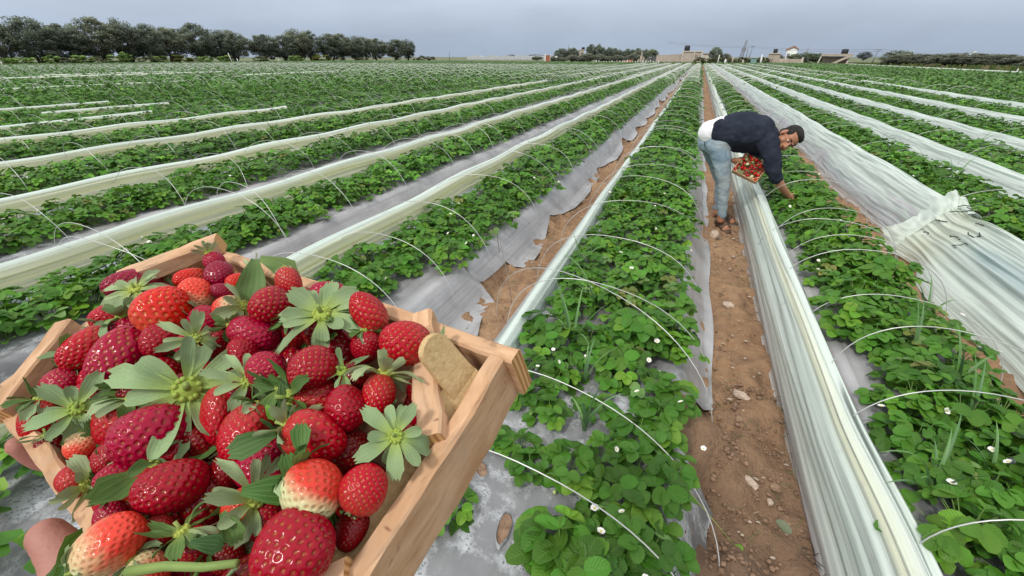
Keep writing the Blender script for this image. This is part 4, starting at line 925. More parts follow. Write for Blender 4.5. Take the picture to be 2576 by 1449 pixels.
for s_ in range(9):
    m, ms = plant_meshes(100+s_, [24, 27, 30, 22, 26, 29, 25, 28, 23][s_], [.135, .15, .165, .125, .15, .16, .14, .155, .13][s_], [.12, .14, .155, .115, .15, .13, .145, .125, .12][s_], .054)
    a_, b_ = m.mesh('foliage'), ms.mesh('petioles'); a_.materials.append(MATS['leaf']); b_.materials.append(MATS['stem']); PV.append((a_, b_))
SPV = []
for s_ in range(4):
    m, ms = plant_meshes(300+s_, [9, 11, 8, 10][s_], [.085, .10, .08, .092][s_], [.10, .115, .09, .105][s_], .066, 10, 7)
    a_, b_ = m.mesh('foliage'), ms.mesh('petioles'); a_.materials.append(MATS['leaf']); b_.materials.append(MATS['stem']); SPV.append((a_, b_))
m = MB()
for i in range(5):
    az = i*2*math.pi/5; d = Vector((math.cos(az), math.sin(az), 0)); s = Vector((-d.y, d.x, 0))
    rows = []
    for q, wd in ((.18, .35), (.45, .8), (.75, .95), (1., .5)): rows.append([d*q*.016+s*(u*wd*.0085)+Vector((0, 0, .003*abs(u)+.004*q*q)) for u in (-1, 0, 1)])
    m.grid(rows)
FL_P = m.mesh('flower'); FL_P.materials.append(MATS['petal'])
m = MB(); m.ell((0, 0, .001), (.005, .005, .004), nu=10, nv=6); FL_E = m.mesh('flower_eye'); FL_E.materials.append(MATS['flower_eye'])
m = MB(); m.ell((0, 0, 0), (.010, .010, .013), nu=12, nv=8, col=(.40, .48, .20)); FR_G = m.mesh('green_fruit'); FR_G.materials.append(MATS['stem'])

def inview(p, mx=90, my=120):
    if p[1] < 4 and -5 < p[0] < 4: return p[1] > -.6 and abs(p[0]-p[1]*0) < 5
    q = proj(p); return q[2] > .3 and -mx < q[0] < 2576+mx and -20 < q[1] < 1449+my
cand = []
prng = random.Random(5)
# hand-surveyed plants at the sparse near end of the bed left of the path (photograph pixels at 2576 wide, crown height)
for px, py, sc in [(1560, 940, 1.1), (1430, 930, .9), (1640, 985, 1.05), (1500, 1040, .95), (1610, 1110, 1.1), (1310, 1125, .85), (1440, 1195, 1.), (1520, 1160, .9), (1610, 1190, 1.05), (1650, 1080, 1.0),
                   (1580, 1330, 1.), (1655, 1270, 1.0), (1400, 1400, 1.15), (1620, 1425, 1.05), (1460, 1470, 1.1), (1235, 1110, .8), (1120, 1290, .85), (1690, 1180, .9), (1370, 880, 1.0), (1480, 870, 1.05), (1590, 860, 1.05), (1690, 880, 1.0), (1300, 960, .8), (1700, 1020, .95), (1690, 1440, 1.0), (1530, 960, .9), (1260, 1000, .7), (1345, 1010, .85), (1400, 965, .9), (1335, 1180, .75), (1385, 1050, .85), (1550, 1250, .9), (1480, 1300, .7), (1570, 1420, .9), (1340, 930, .85)]:
    p = on_z(px, py, HB+.02); cand.append((p.x, p.y, sc*1.0, 'A'))
for b in BEDS[:NEAR]:
    nm, r, xl, p0, p1, xr = b
    ncol = max(2, int(round((p1-p0)/.30))+1) if nm not in ('B', 'C') else 3
    y = -.5
    if nm == 'A': y = 2.02
    while y < 13:
        for cx in range(ncol):
            x = p0+.07+(p1-p0-.14)*cx/max(1, ncol-1)+prng.gauss(0, .035); yy = y+prng.gauss(0, .04)+(.13 if cx % 2 else 0)
            if prng.random() < .03: continue
            if nm == 'L1' and yy < 2.5 and (x > -1.62 or prng.random() < .15): continue
            cand.append((x, yy, prng.uniform(.98, 1.28), nm))
        y += .225
vis = [c for c in cand if inview((c[0], c[1], HB+.1))]
_vis = vis; vis = [c for c in vis if -60 < proj((c[0], c[1], HB+.1))[0] < 2640 and proj((c[0], c[1], HB+.1))[2] > .3 and proj((c[0], c[1], HB+.1))[1] < 1560]; outside = [c for c in _vis if c not in vis]
def hid(c):                                             # well behind the heaped crate
    q = proj((c[0], c[1], HB+.1)); x, y = q[0], q[1]
    return y > max(720, 640+.33*(x-500)+90, 1000-.75*x) and x < 1180-.75*(y-900)
hidden = [c for c in vis if hid(c)]; vis = [c for c in vis if not hid(c)]
vis.sort(key=lambda c: proj((c[0], c[1], HB))[2]-c[2]*.1)
IND = vis[:300]; REST = vis[300:]+hidden+outside
flower_rng = random.Random(9)
for i, (x, y, sc, nm) in enumerate(IND):
    fl = flower_rng.random(); nfl = 2 if fl > .93 else (1 if fl > .70 else 0)
    if i < 26 and i % 4 == 1: nfl = 2
    dist = 'nearest end of ' if y < 2 else ('near part of ' if y < 4.6 else 'middle of ')
    lab = ('blossoming' if nfl else 'leafy')+' strawberry plant in '+dist+BEDNAME[nm]
    o = thing('strawberry_plant', (x, y, bz(x)-.005), lab, 'strawberry plant', 'strawberry plants of '+BEDNAME[nm]+(' in bloom' if nfl else ''), prng.uniform(0, 6.28), sc)
    fo, pe = (SPV if (nm == 'A' and y < 2.0) else PV)[i % (4 if (nm == 'A' and y < 2.0) else len(PV))]; mk('foliage', fo, None, o); mk('petioles', pe, None, o)
    for k_ in range(nfl):
        az = flower_rng.uniform(0, 6.28); rd = flower_rng.uniform(.08, .17); h = flower_rng.uniform(.09, .165)
        f_ = mk('flower', FL_P, None, o); f_.location = (math.cos(az)*rd, math.sin(az)*rd, h); f_.scale = (.70,)*3; f_.rotation_euler = (flower_rng.uniform(-.5, .5)+.35, flower_rng.uniform(-.5, .5), flower_rng.uniform(0, 6))
        e_ = mk('flower_eye', FL_E, None, f_)
    if nm in ('A', 'L1') and flower_rng.random() < .16:
        g_ = mk('green_fruit', FR_G, None, o); az = flower_rng.uniform(0, 6.28); g_.location = (math.cos(az)*.17, math.sin(az)*.17, .03)

# everything farther away: one continuous mass of foliage, leaf by leaf
def template(seed, nleaf, spread, hgt, size, mode):
    rr = random.Random(seed); m = MB()
    if mode == 'mid':
        for i in range(nleaf):
            q = (i+.5)/nleaf; leaf_into(m, None, (0, 0, 0), i*2.4+rr.uniform(-.4, .4), spread*(q**.6)*rr.uniform(.7, 1.1), hgt*(1.05-.7*q)*rr.uniform(.8, 1.25), rr, size*rr.uniform(.8, 1.2), 2, 3)
    else:
        for i in range(nleaf):
            q = (i+.5)/nleaf; az = i*2.4+rr.uniform(-.5, .5); d = Vector((math.cos(az), math.sin(az), 0)); c = d*spread*q**.6*rr.uniform(.6, 1.1)+Vector((0, 0, hgt*(1.1-.75*q)*rr.uniform(.7, 1.3)))
            n = Vector((rr.gauss(0, .45), rr.gauss(0, .45), 1)).normalized(); u = n.cross(d).normalized(); w_ = n.cross(u); s = size*rr.uniform(.7, 1.2)
            m.add([c-u*s-w_*s*.2, c-w_*s, c+u*s-w_*s*.1, c+w_*s*.9], [(0, 1, 2, 3)], green(rr))
    return np.array(m.v, 'f'), np.array(m.f, 'i'), np.array([q[:3] for q in m.c], 'f')
def mass(name, pts, temps, label, haze, mat='leaf_far'):
    Vs, Qs, Cs = [], [], []; base = 0; rg = np.random.default_rng(4); pts = np.array(pts, 'f'); kind = rg.integers(0, len(temps), len(pts))
    for k_, (tv, tq, tcx) in enumerate(temps):
        P = pts[kind == k_]; n = len(P)
        if not n: continue
        a_ = rg.random(n)*6.283; c_, s_ = np.cos(a_)[:, None], np.sin(a_)[:, None]; sc = P[:, 3:4]
        V = np.stack([(tv[None, :, 0]*c_-tv[None, :, 1]*s_)*sc+P[:, 0:1], (tv[None, :, 0]*s_+tv[None, :, 1]*c_)*sc+P[:, 1:2], tv[None, :, 2]*sc+P[:, 2:3]], -1)
        br = (.75+.5*rg.random((n, 1, 1)))*(.80+.40*vn(P[:, 0]*.9, P[:, 1]*.35))[:, None, None]
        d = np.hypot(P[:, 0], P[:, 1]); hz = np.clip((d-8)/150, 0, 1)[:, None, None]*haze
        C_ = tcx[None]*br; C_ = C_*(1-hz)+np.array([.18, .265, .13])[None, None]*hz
        Vs.append(V.reshape(-1, 3)); Cs.append(C_.reshape(-1, 3)); Qs.append((tq[None]+(np.arange(n)*len(tv))[:, None, None]+base).reshape(-1, 4)); base += n*len(tv)
    me = np_mesh(name, np.concatenate(Vs), np.concatenate(Qs), np.concatenate(Cs)); o = mk(name, me, mat); return tag(o, label, 'strawberry plants', kind='stuff')
MID = [template(40+i, 19, .16, .15, .060, 'mid') for i in range(6)]
FARt = [template(60+i, 20, .25, .16, .062, 'far') for i in range(6)]
pts_mid = [(x, y, bz(x)-.005, sc) for x, y, sc, nm in REST]; pts_far = []
rg = random.Random(8)
for b in BEDS:
    nm, r, xl, p0, p1, xr = b; y1 = YEND(r)
    y = 13.1 if nm != 'far' else max(1.5, abs(r)*.16)
    while y < y1:
        dd = math.hypot(r, y); mid = dd < 26
        step = .28 if mid else (.34 if dd < 60 else .44); nc = max(2, int(round((p1-p0)/(.3 if mid else .34)))+1) if nm not in 'BC' else 3
        for c_ in range(nc):
            x = p0+.05+(p1-p0-.1)*c_/(nc-1)+rg.gauss(0, .05); yy = y+rg.gauss(0, .06)
            if rg.random() < .03 or not inview((x, yy, .3), 160): continue
            z = HB-.01 if nm == 'far' else bz(x)-.005
            s = rg.uniform(.9, 1.25)*(1.12 if nm == 'far' else 1)
            (pts_mid if mid else pts_far).append((x, yy, z, s))
        y += step
# the cropped rows beyond the right border strip
for i in range(9000):
    x = rg.uniform(26.5, 40); y = rg.uniform(20, 122)
    if inview((x, y, .2)): pts_far.append((x, y, 0, rg.uniform(.6, 1.)))
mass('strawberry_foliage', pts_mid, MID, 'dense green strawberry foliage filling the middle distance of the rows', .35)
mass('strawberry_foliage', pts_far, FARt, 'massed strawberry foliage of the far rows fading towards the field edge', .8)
print('plants', len(IND), len(pts_mid), len(pts_far))

# ------------------------------------------------------------------ wire hoops over the beds
t = newmat('wire'); v = t.obj(); t.out(t.bsdf(t.mix(t.noise(v, 9, 3), (.42, .43, .42), (.74, .75, .72)), .34, .5, None, Metallic=.45))
t = newmat('wire_old'); v = t.obj(); t.out(t.bsdf(t.mix(t.noise(v, 25, 3), (.13, .13, .12), (.3, .29, .27)), .5, .4, None, Metallic=.3))
def hoop_pts(w, h, n=22, skew=0.):
    out = []
    for i in range(n+1):
        a_ = math.pi*i/n; out.append((-w/2*math.copysign(abs(math.cos(a_))**.9, math.cos(a_)), skew*math.sin(a_)*.0+.02*math.sin(a_*2+skew), h*math.sin(a_)**.82))
    return out
HV = []
for s_ in range(5):
    rr = random.Random(s_); pts = [(x+.012*vnoise(i*.3, s_), y+.05*vnoise(i*.15, s_+9), z) for i, (x, y, z) in enumerate(hoop_pts(1., 1., 22, rr.uniform(-2, 2)))]
    HV.append(pts)
def hoop_mesh(w, h, vi, rad=.0027, seg=6, name='wire_hoop'):
    m = MB(); m.tube([(x*w, y, z*h-.02) for x, y, z in HV[vi]], rad, seg, cap=False); return m.mesh(name)
HC_ = {}
hoops = []; hr = random.Random(21)
for b in BEDS:
    nm, r, xl, p0, p1, xr = b
    if nm == 'far' and (r > 0 or r < -90): continue
    w = min(1.25, xr-xl-.06) if nm not in ('B',) else 1.0; cx = (xl+xr)/2
    y = {'A': 2.95, 'L1': 2.9, 'B': 3.2, 'C': 4.2}.get(nm, 1.2+hr.random()); 
    while y < (95 if nm != 'far' else 75):
        if inview((cx, max(y, 4.1), .5)) and proj((cx, y, .5))[2] > .6 and not (nm in 'CDEFG' and hr.random() < .35):
            hoops.append((cx+hr.gauss(0, .02), y, w*hr.uniform(.97, 1.03), hr.uniform(.58, .70) if cx < -1 else hr.uniform(.50, .60), hr.randrange(5), nm, hr.gauss(0, .07), hr.gauss(0, .07)))
        y += hr.uniform(.75, 1.05) if nm != 'far' else hr.uniform(1.0, 1.5)
# the hoops nearest the camera, surveyed one by one: foot, foot, height, lean, label
def span_hoop(fa, fb, h, lean, label, vi, mat='wire', grp=None):
    fa = Vector(fa); fb = Vector(fb); mid = (fa+fb)/2; d = fb-fa; m = MB(); n = 30; pts = []
    for i in range(n+1):
        a_ = math.pi*i/n; x = -math.copysign(abs(math.cos(a_))**.9, math.cos(a_))/2
        q = math.sin(a_)**.82; pts.append(mid+d*x+Vector((0, lean*q, h*q-.015)))
    m.tube([p-mid for p in pts], .0023, 8, cap=False); o = m.obj('wire_hoop', mat); o.location = mid; return tag(o, label, 'wire hoop', grp)
Z1 = HB+.0
span_hoop((-.80, 2.0, .22), (.33, 2.02, .03), .50, .02, 'white wire hoop just beyond the two crossing hoops, left of the path', 0)
span_hoop((-1.06, 2.45, .03), (.34, 1.72, .03), .55, .05, 'slanting wire hoop crossing another above the right crate corner', 1)
span_hoop((-.86, 1.22, .2), (.36, 1.02, .03), .34, .28, 'low wire hoop passing just behind the right crate corner', 2)
span_hoop((-.84, .88, .2), (.30, .74, .1), .34, .12, 'closest wire hoop, leaving the frame at the bottom', 3)
span_hoop((.78, 2.62, .1), (1.74, 2.55, .03), .48, .03, 'wire hoop over the right bed, third from the bottom right corner', 4)
span_hoop((.77, 1.72, .12), (1.76, 1.80, .03), .50, .02, 'wire hoop arching from the gathered plastic near the right edge', 0)
span_hoop((.80, 2.08, .2), (1.80, 2.02, .03), .52, .06, 'wire hoop over the right bed whose top is near the right edge', 1)
span_hoop((.84, 1.18, .2), (1.72, 1.16, .1), .42, .04, 'closest wire hoop at the bottom right corner', 2)
span_hoop((.80, 3.55, .1), (1.78, 3.5, .03), .50, .0, 'wire hoop arching just below the man\'s picking hand', 3)
span_hoop((.80, 4.1, .1), (1.76, 4.15, .03), .52, .0, 'wire hoop passing right at the man\'s picking hand', 4)
span_hoop((-2.42, 2.35, .1), (-1.30, 2.3, .05), .50, .02, 'white wire hoop rising right behind the far corner of the crate', 1)
span_hoop((-2.45, 1.75, .2), (-1.30, 1.75, .15), .48, 0, 'wire hoop ending at the back board of the crate', 2)
span_hoop((-4.15, 1.55, .2), (-2.9, 1.5, .06), .56, .0, 'white wire hoop crossing the plastic band at the left edge', 3)
span_hoop((-4.15, 2.5, .2), (-2.9, 2.5, .06), .56, .0, 'white wire hoop dropping behind the far left crate wall', 4)
span_hoop((-1.32, 3.15, .2), (-1.02, 2.66, .02), .34, -.1, 'old dark bent wire standing where the mulch is torn by the soil', 2, 'wire_old')
hoops.sort(key=lambda c: math.hypot(c[0], c[1]))
NH = 284
for i, (x, y, w, h, vi, nm, rz, lean) in enumerate(hoops[:NH]):
    key = (round(w/.06), round(h/.03), vi)
    if key not in HC_: HC_[key] = hoop_mesh(round(w/.06)*.06, round(h/.03)*.03+.0, vi, .0026)
    o = mk('wire_hoop', HC_[key], 'wire'); o.location = (x, y, .05); o.rotation_euler = (lean*2.2, 0, rz*1.6)
    bn = BEDNAME.get(nm, 'the crowded far left rows'); dist = 'near' if y < 6 else ('middle' if y < 14 else 'far')
    tag(o, 'thin wire hoop over the '+dist+' part of '+bn, 'wire hoop', 'wire hoops over '+bn)
m = MB()
for x, y, w, h, vi, nm, rz, lean in hoops[NH:]:
    rd = .0065 if y < 30 else .0105
    M_ = Matrix.Translation((x, y, .05)) @ Euler((lean*2, 0, rz*1.6)).to_matrix().to_4x4()
    m.tube([M_ @ Vector((px*w, py, pz*h)) for px, py, pz in HV[vi][::2]], rd, 3, cap=False)
simple('wire_far', (.74, .76, .72), .5, .4, .1, 3)
tag(m.obj('wire_hoops', 'wire_far'), 'rows of thin wire hoops arching over the far rows', 'wire hoops', kind='stuff')
print('hoops', len(hoops))

# ------------------------------------------------------------------ onion-like weeds, stones, clods, sticks, netting
t = newmat('blade'); a = t.attr('col'); t.out(t.mixsh(.2, t.bsdf(a.outputs[0], .45, .4), t.transl(a.outputs[0])))
def weed_mesh(seed, n=5, L=.36):
    rr = random.Random(seed); m = MB()
    for i in range(n):
        az = rr.uniform(0, 6.28); l_ = L*rr.uniform(.55, 1.2); d = Vector((math.cos(az), math.sin(az), 0)); s = Vector((-d.y, d.x, 0)); e = rr.uniform(1.1, 1.45); bd = rr.uniform(.4, 2.0); p = Vector((0, 0, 0)); rows = []; c = random.choice([(.12, .24, .08), (.16, .28, .10), (.09, .19, .07)]); k_ = 12
        for j in range(k_+1):
            q = j/k_; w_ = .0075*(1-q**2.2)+.0006; t_ = d*math.cos(e)+Vector((0, 0, 1))*math.sin(e); nn = Vector((0, 0, 1))*math.cos(e)-d*math.sin(e)
            rows.append([p-s*w_+nn*w_*.5, p, p+s*w_+nn*w_*.5]); p = p+t_*(l_/k_); e -= bd/k_*(.4+1.2*q)
        m.grid(rows, [[tuple(x*(.8+.5*r_/k_) for x in c)]*3 for r_ in range(k_+1)])
    me = m.mesh('weed'); me.materials.append(MATS['blade']); return me
WV = [weed_mesh(i, 4+i % 4, .26+.05*(i % 4)) for i in range(6)]
WE = []
for px, py in [(1470, 960), (1470, 1080), (1440, 870), (1500, 780), (1680, 860), (1460, 680), (1530, 560), (2420, 1090), (2400, 980), (2330, 1250), (2230, 800), (2190, 690), (2480, 1230), (2290, 900), (2350, 760)]:
    p = on_z(px, py, HB+.02); WE.append((p.x, p.y, 1.))
for i in range(42):
    b = BD[hr.choice(['A', 'A', 'B', 'L1', 'L2', 'L3', 'D', 'C', 'L4'])]; WE.append((hr.uniform(b[3], b[4]), hr.uniform(2.6, 11), hr.uniform(.8, 1.1)))
for i, (x, y, s) in enumerate(WE):
    o = mk('grass_weed', WV[i % 6]); o.location = (x, y, bz(x)); o.rotation_euler = (0, 0, hr.uniform(0, 6.28)); o.scale = (s,)*3
    side = 'left of the bare path' if x < .5 else 'right of the bare path'
    tag(o, 'tuft of arching grass blades growing among strawberry leaves '+side, 'grass weed', 'grass weeds '+side)
def rock_mesh(seed, sx, sy, sz, sub=3, name='stone'):
    bm = bmesh.new(); bmesh.ops.create_icosphere(bm, subdivisions=sub, radius=1)
    for v_ in bm.verts:
        p = v_.co.copy(); q = 1+(.34 if sub > 1 else .55)*mnoise.noise(p*1.3+Vector((seed*3.1, 0, 0)))+.14*mnoise.noise(p*3.4+Vector((0, seed, 0)))
        for ax in range(3): p[ax] = math.copysign(abs(p[ax])**.82, p[ax])
        v_.co = Vector((p.x*sx*q, p.y*sy*q, p.z*sz*q))
    me = bpy.data.meshes.new(name); bm.to_mesh(me); bm.free(); return me
simple('stone_pale', (.50, .40, .32), .85, .2, .3, 40, .6, 120); simple('stone_brown', (.30, .20, .135), .9, .15, .3, 40, .6, 120); simple('clod', (.27, .175, .118), .95, .1, .35, 30, .7, 160)
STN = [(1866, 990, .042, .022, .016, 'pale', 'pale flat stone on the path, the farther of two pale ones'), (1888, 1212, .036, .020, .022, 'pale', 'pale pointed stone in the middle of the near path'),
       (1797, 593, .055, .045, .045, 'pale', 'rounded pale stone beside the man\'s sandals'), (1852, 1240, .021, .018, .014, 'brown', 'brown clod touching the left end of the pale pointed stone'),
       (1953, 1222, .022, .018, .012, 'brown', 'brown stone right of the pale pointed stone'), (1940, 1258, .014, .011, .011, 'pale', 'small pale pebble right below the pale pointed stone'),
       (1832, 765, .04, .03, .02, 'pale', 'pale chips of stone on the path below the man'), (2087, 1338, .016, .014, .014, 'brown', 'brown stone at the foot of the gathered plastic'), (1860, 1050, .02, .016, .012, 'brown', 'brown stone just below the farther pale flat stone'),
       (2125, 1395, .014, .012, .012, 'pale', 'yellowish pebble near the bottom edge beside the gathered plastic')]
for i, (px, py, a_, b_, c_, mt, lb) in enumerate(STN):
    p = on_z(px, py, .02); o = mk('stone', rock_mesh(i+2, a_, b_, c_), 'stone_'+mt); o.location = (p.x, p.y, c_*.55); o.rotation_euler = (0, 0, -.5 if i < 2 else i); tag(o, lb, 'stone')
cv = [rock_mesh(30+i, 1, 1, .75, 1) for i in range(5)]; ca = []
for me in cv:
    vv = np.zeros(len(me.vertices)*3, 'f'); me.vertices.foreach_get('co', vv); ff = np.array([tuple(p.vertices) for p in me.polygons], 'i'); ca.append((vv.reshape(-1, 3), ff))
Vs, Qs, bse = [], [], 0
for i in range(3400):
    q = hr.random()
    if q < .50: x = hr.gauss(.52, .12); y = hr.uniform(.75, 2.3)
    elif q < .62: x = hr.gauss(.36, .08); y = hr.choice([hr.gauss(1.66, .14), hr.gauss(1.1, .12)])
    elif q < .8: x = hr.uniform(.38, .74); y = hr.uniform(2.2, 6)
    else: x = hr.gauss(-1.15, .12); y = hr.uniform(2.3, 8)
    s = .0028+.012*hr.random()**4.5
    if y > 2.4: s *= .8
    v_, f_ = ca[i % 5]; zz = 0
    if x < .5 and y < 2.2 and x > 0: zz = .16*math.exp(-((x-.33)/.13)**2-((y-1.66)/.16)**2)+.13*math.exp(-((x-.40)/.10)**2-((y-1.08)/.12)**2)
    if x < .36 and x > 0: zz = max(zz, bz(x))
    Vs.append(v_*s*np.array([1, hr.uniform(.6, 1.3), hr.uniform(.35, .8)])+np.array([x, y, zz+s*.05])); Qs.append(f_+bse); bse += len(v_)
tag(mk('soil_clods', np_mesh('soil_clods', np.concatenate(Vs), np.concatenate(Qs)), 'clod'), 'loose brown soil crumbs scattered along the bare path', 'soil crumbs', kind='stuff')
Vs, Qs, bse = [], [], 0
for i in range(420):
    if hr.random() < .75: x = hr.gauss(.54, .11); y = hr.uniform(.8, 6.5)
    else: x = hr.gauss(-1.13, .09); y = hr.uniform(2.3, 8)
    s = .003+.013*hr.random()**4; v_, f_ = ca[i % 5]
    Vs.append(v_*s*np.array([1.2, hr.uniform(.6, 1.1), hr.uniform(.35, .7)])+np.array([x, y, s*.15])); Qs.append(f_+bse); bse += len(v_)
tag(mk('pebbles', np_mesh('pebbles', np.concatenate(Vs), np.concatenate(Qs)), 'stone_pale'), 'tiny pale pebbles strewn over the bare soil', 'pebbles', kind='stuff')
# dry straw and small weeds on the soil
m = MB()
for i in range(520):
    if i < 300: x = hr.uniform(.40, .72); y = hr.uniform(1.2, 7)
    else: x = hr.gauss(-1.12, .08); y = hr.uniform(2.2, 7)
    if hr.random() < .5: y = y if i >= 300 else hr.gauss(hr.choice([2.0, 3.6, 5.6]), .25); 
    a_ = hr.uniform(0, 6.28); l_ = hr.uniform(.02, .09); d = Vector((math.cos(a_), math.sin(a_), hr.uniform(-.05, .3)))*l_
    p = Vector((x, y, .012)); g_ = hr.random() < .4
    m.tube([p, p+d*.5+Vector((0, 0, .006)), p+d], [.0010, .0010, .0004], 3, (.11, .19, .05) if g_ else hr.choice([(.34, .25, .13), (.24, .16, .09), (.42, .34, .20)]), cap=False)
tag(m.obj('straw_litter', 'blade', smooth=False), 'dry straw and tiny weeds littering the bare soil', 'straw', kind='stuff')
# black netting scrap with a dead leaf
m = MB(); p0 = on_z(1985, 1345, .02); 
for i in range(70):
    q = hr.random(); c = p0+Vector((.02+.20*q+hr.gauss(0, .012), -.06-.20*q+hr.gauss(0, .035), hr.uniform(.0, .022)))
    c2 = c+Vector((hr.gauss(0, .03), hr.gauss(0, .03), hr.gauss(0, .006))); m.tube([c, (c+c2)/2+Vector((0, 0, .006)), c2], .0011, 3, (.03, .026, .025), cap=False)
nt_ = thing('netting_scrap', p0, 'tangled scrap of black netting half buried in the near path', 'netting'); o = m.obj('net_strands', 'stem'); child_world(o, nt_); tag(o, kind='stuff')
m = MB(); rr = random.Random(3); leaflet(m, Vector((0, 0, .012)), Vector((-.8, .5, .3)).normalized(), Vector((0, -.4, 1)).normalized(), .06, .035, rr, (.17, .20, .14)); o = m.obj('dead_leaf', 'leaf'); o.location = p0+Vector((.0, -.01, .01)); tag(o, 'dull grey green fallen leaf by the black netting', 'leaf')
p_ = [on_z(1690, 1165, .30), on_z(1740, 1245, .20), on_z(1800, 1315, .10), on_z(1848, 1372, .03)]
m = MB(); m.tube(p_, [.0028, .0024, .002, .0016], 6, (.34, .38, .12)); leaflet(m, p_[-1], Vector((.6, -.6, .4)).normalized(), Vector((0, -.2, 1)).normalized(), .035, .03, rr, (.12, .26, .03)); tag(m.obj('runner', 'stem'), 'yellowish strawberry runner hanging from the mulch edge down to the soil heap', 'runner')
# ------------------------------------------------------------------ trees, buildings and poles beyond the field
def ground_at(px, D, py=150):                  # the ground point seen in column px at horizontal distance D
    d = ray(px, py); h = Vector((d.x, d.y, 0)).normalized(); return Vector((h.x*D, h.y*D, 0))
def z_for(P, y):                               # the height above P that reaches image row y
    a_, b_ = proj((P.x, P.y, 0))[1], proj((P.x, P.y, 1))[1]; return (a_-y)/(a_-b_)
def m_per_px(P): return proj(P)[2]/F
t = newmat('tree_leaf'); a = t.attr('col'); oi = t.n('ObjectInfo'); c = t.mix(1., a.outputs[0], oi.outputs['Color'], 'MULTIPLY'); sh = t.bsdf(c, .6, .2); t.out(t.mixsh(.28, sh, t.transl(c)))
simple('bark', (.12, .095, .07), .9, .1, .3, 6)
def crown_mesh(seed, nclump=46, per=70, q=.030, flat=1.0, core=.55):
    """unit crown (width 1, height 1, base at z=0): clumps of small leaf faces with gaps between"""
    rr = np.random.default_rng(seed); V, Q_, C_ = [], [], []; n = 0
    for k_ in range(nclump):
        while True:
            p = rr.uniform(-1, 1, 3)
            r_ = np.linalg.norm(p)
            if core < r_ < 1.0 or (r_ < core and rr.random() < .3): break
        c0 = np.array([p[0]*.42, p[1]*.42, .50+p[2]*.45]); cr = rr.uniform(.07, .15)
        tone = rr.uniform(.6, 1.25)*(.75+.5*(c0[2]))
        for i in range(per):
            d = rr.normal(0, 1, 3); d /= np.linalg.norm(d); o_ = c0+d*cr*rr.random()**.4*np.array([1, 1, .8])
            u = rr.normal(0, 1, 3); u /= np.linalg.norm(u); w_ = np.cross(u, d+rr.normal(0, .5, 3)); w_ /= np.linalg.norm(w_)+1e-6
            s = q*rr.uniform(.6, 1.3); V += [o_-u*s, o_-w_*s*.55, o_+u*s, o_+w_*s*.55]; Q_.append((n, n+1, n+2, n+3)); n += 4
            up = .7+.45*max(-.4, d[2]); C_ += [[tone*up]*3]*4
    me = np_mesh('crown', np.array(V), np.array(Q_), np.array(C_)); me.materials.append(MATS['tree_leaf']); return me
CV = [crown_mesh(i, [120, 130, 110, 140][i], 105, .019) for i in range(4)]
CN = [crown_mesh(10+i, 26, 60, .05) for i in range(3)]
def trunk_mesh(seed):
    rr = random.Random(seed); m = MB()
    for k_ in range(3):
        a_ = rr.uniform(0, 6.28); d = Vector((math.cos(a_), math.sin(a_), 0)); pts = [Vector((rr.uniform(-.03, .03), rr.uniform(-.03, .03), -.02)), d*.06+Vector((0, 0, .18)), d*.16+Vector((0, 0, .38)), d*.27+Vector((0, 0, .62))]
        m.tube(pts, [.032, .024, .016, .006], 6)
        for j in range(3):
            b_ = d*.12+Vector((0, 0, .3+.1*j)); e_ = b_+Vector((rr.uniform(-.2, .2), rr.uniform(-.2, .2), .2)); m.tube([b_, (b_+e_)/2+Vector((0, 0, .03)), e_], [.012, .008, .003], 5)
    me = m.mesh('trunk'); me.materials.append(MATS['bark']); return me
TV = [trunk_mesh(i) for i in range(4)]
NT_ = [0]
def tree(P, h, w, col, label, group=None, name='tree', crowns=CV, trunk=True, z0=.10, sunk=0., depth=None):
    NT_[0] += 1; i = NT_[0]; rz = (i*2.399) % 6.28
    o = thing(name, (P.x, P.y, -sunk), label, 'tree' if name.endswith('tree') else 'bush', group, rz)
    c_ = mk('crown', crowns[i % len(crowns)], None, o); c_.location = (0, 0, h*z0); c_.scale = (w, depth or w, h*(1-z0)); c_.color = (*col, 1)
    if trunk:
        t_ = mk('trunk', TV[i % 4], None, o); t_.scale = (w*.9, w*.9, h*.98)
    return o
DKG = (.20, .235, .17); DK2 = (.24, .27, .185); OLV = (.27, .29, .22); BRG = (.24, .37, .10); SCR = (.22, .25, .14); HZT = (.27, .31, .34)  # tree and bush colours lightened to paint in the haze of distance
LT = [(19, 26, 45.6), (98, 46, 46.6), (179, 38, 62), (258, 42, 46.6), (325, 34, 48.7), (371, 28, 64), (433, 34, 69.5), (504, 32, 61), (556, 26, 76), (596, 38, 79), (668, 28, 88), (720, 24, 91), (755, 32, 74), (783, 22, 80), (829, 30, 86), (860, 20, 87), (888, 19, 91), (914, 18, 96), (953, 28, 98), (996, 20, 101), (1019, 14, 100)]
nm_ = ['leftmost tree of the dark row, cut by the picture edge', 'broad tall dark tree second from the left edge', 'lower rounded dark tree third from the left edge', 'tall pale topped tree fourth from the left edge', 'tall tree with bright gaps low in its branches', 'round shouldered dark tree right of the gappy one',
       'dark tree starting the lower middle of the left row', 'taller peaked tree in the middle of the left row', 'flat topped tree left of the break in the row', 'last tree before the break in the row', 'round tree just right of the break in the row', 'small tree between the break and the tallest right tree',
       'tallest tree right of the break in the row', 'tree leaning on the right side of the tallest one', 'olive green tree behind the yellow bush', 'narrow tree right of the olive green one', 'narrow dark tree sixth from the right end of the row', 'narrow dark tree fifth from the right end of the row',
       'wide flat topped tree near the right end of the row', 'second last tree at the right end of the row', 'last slim tree at the right end of the row']
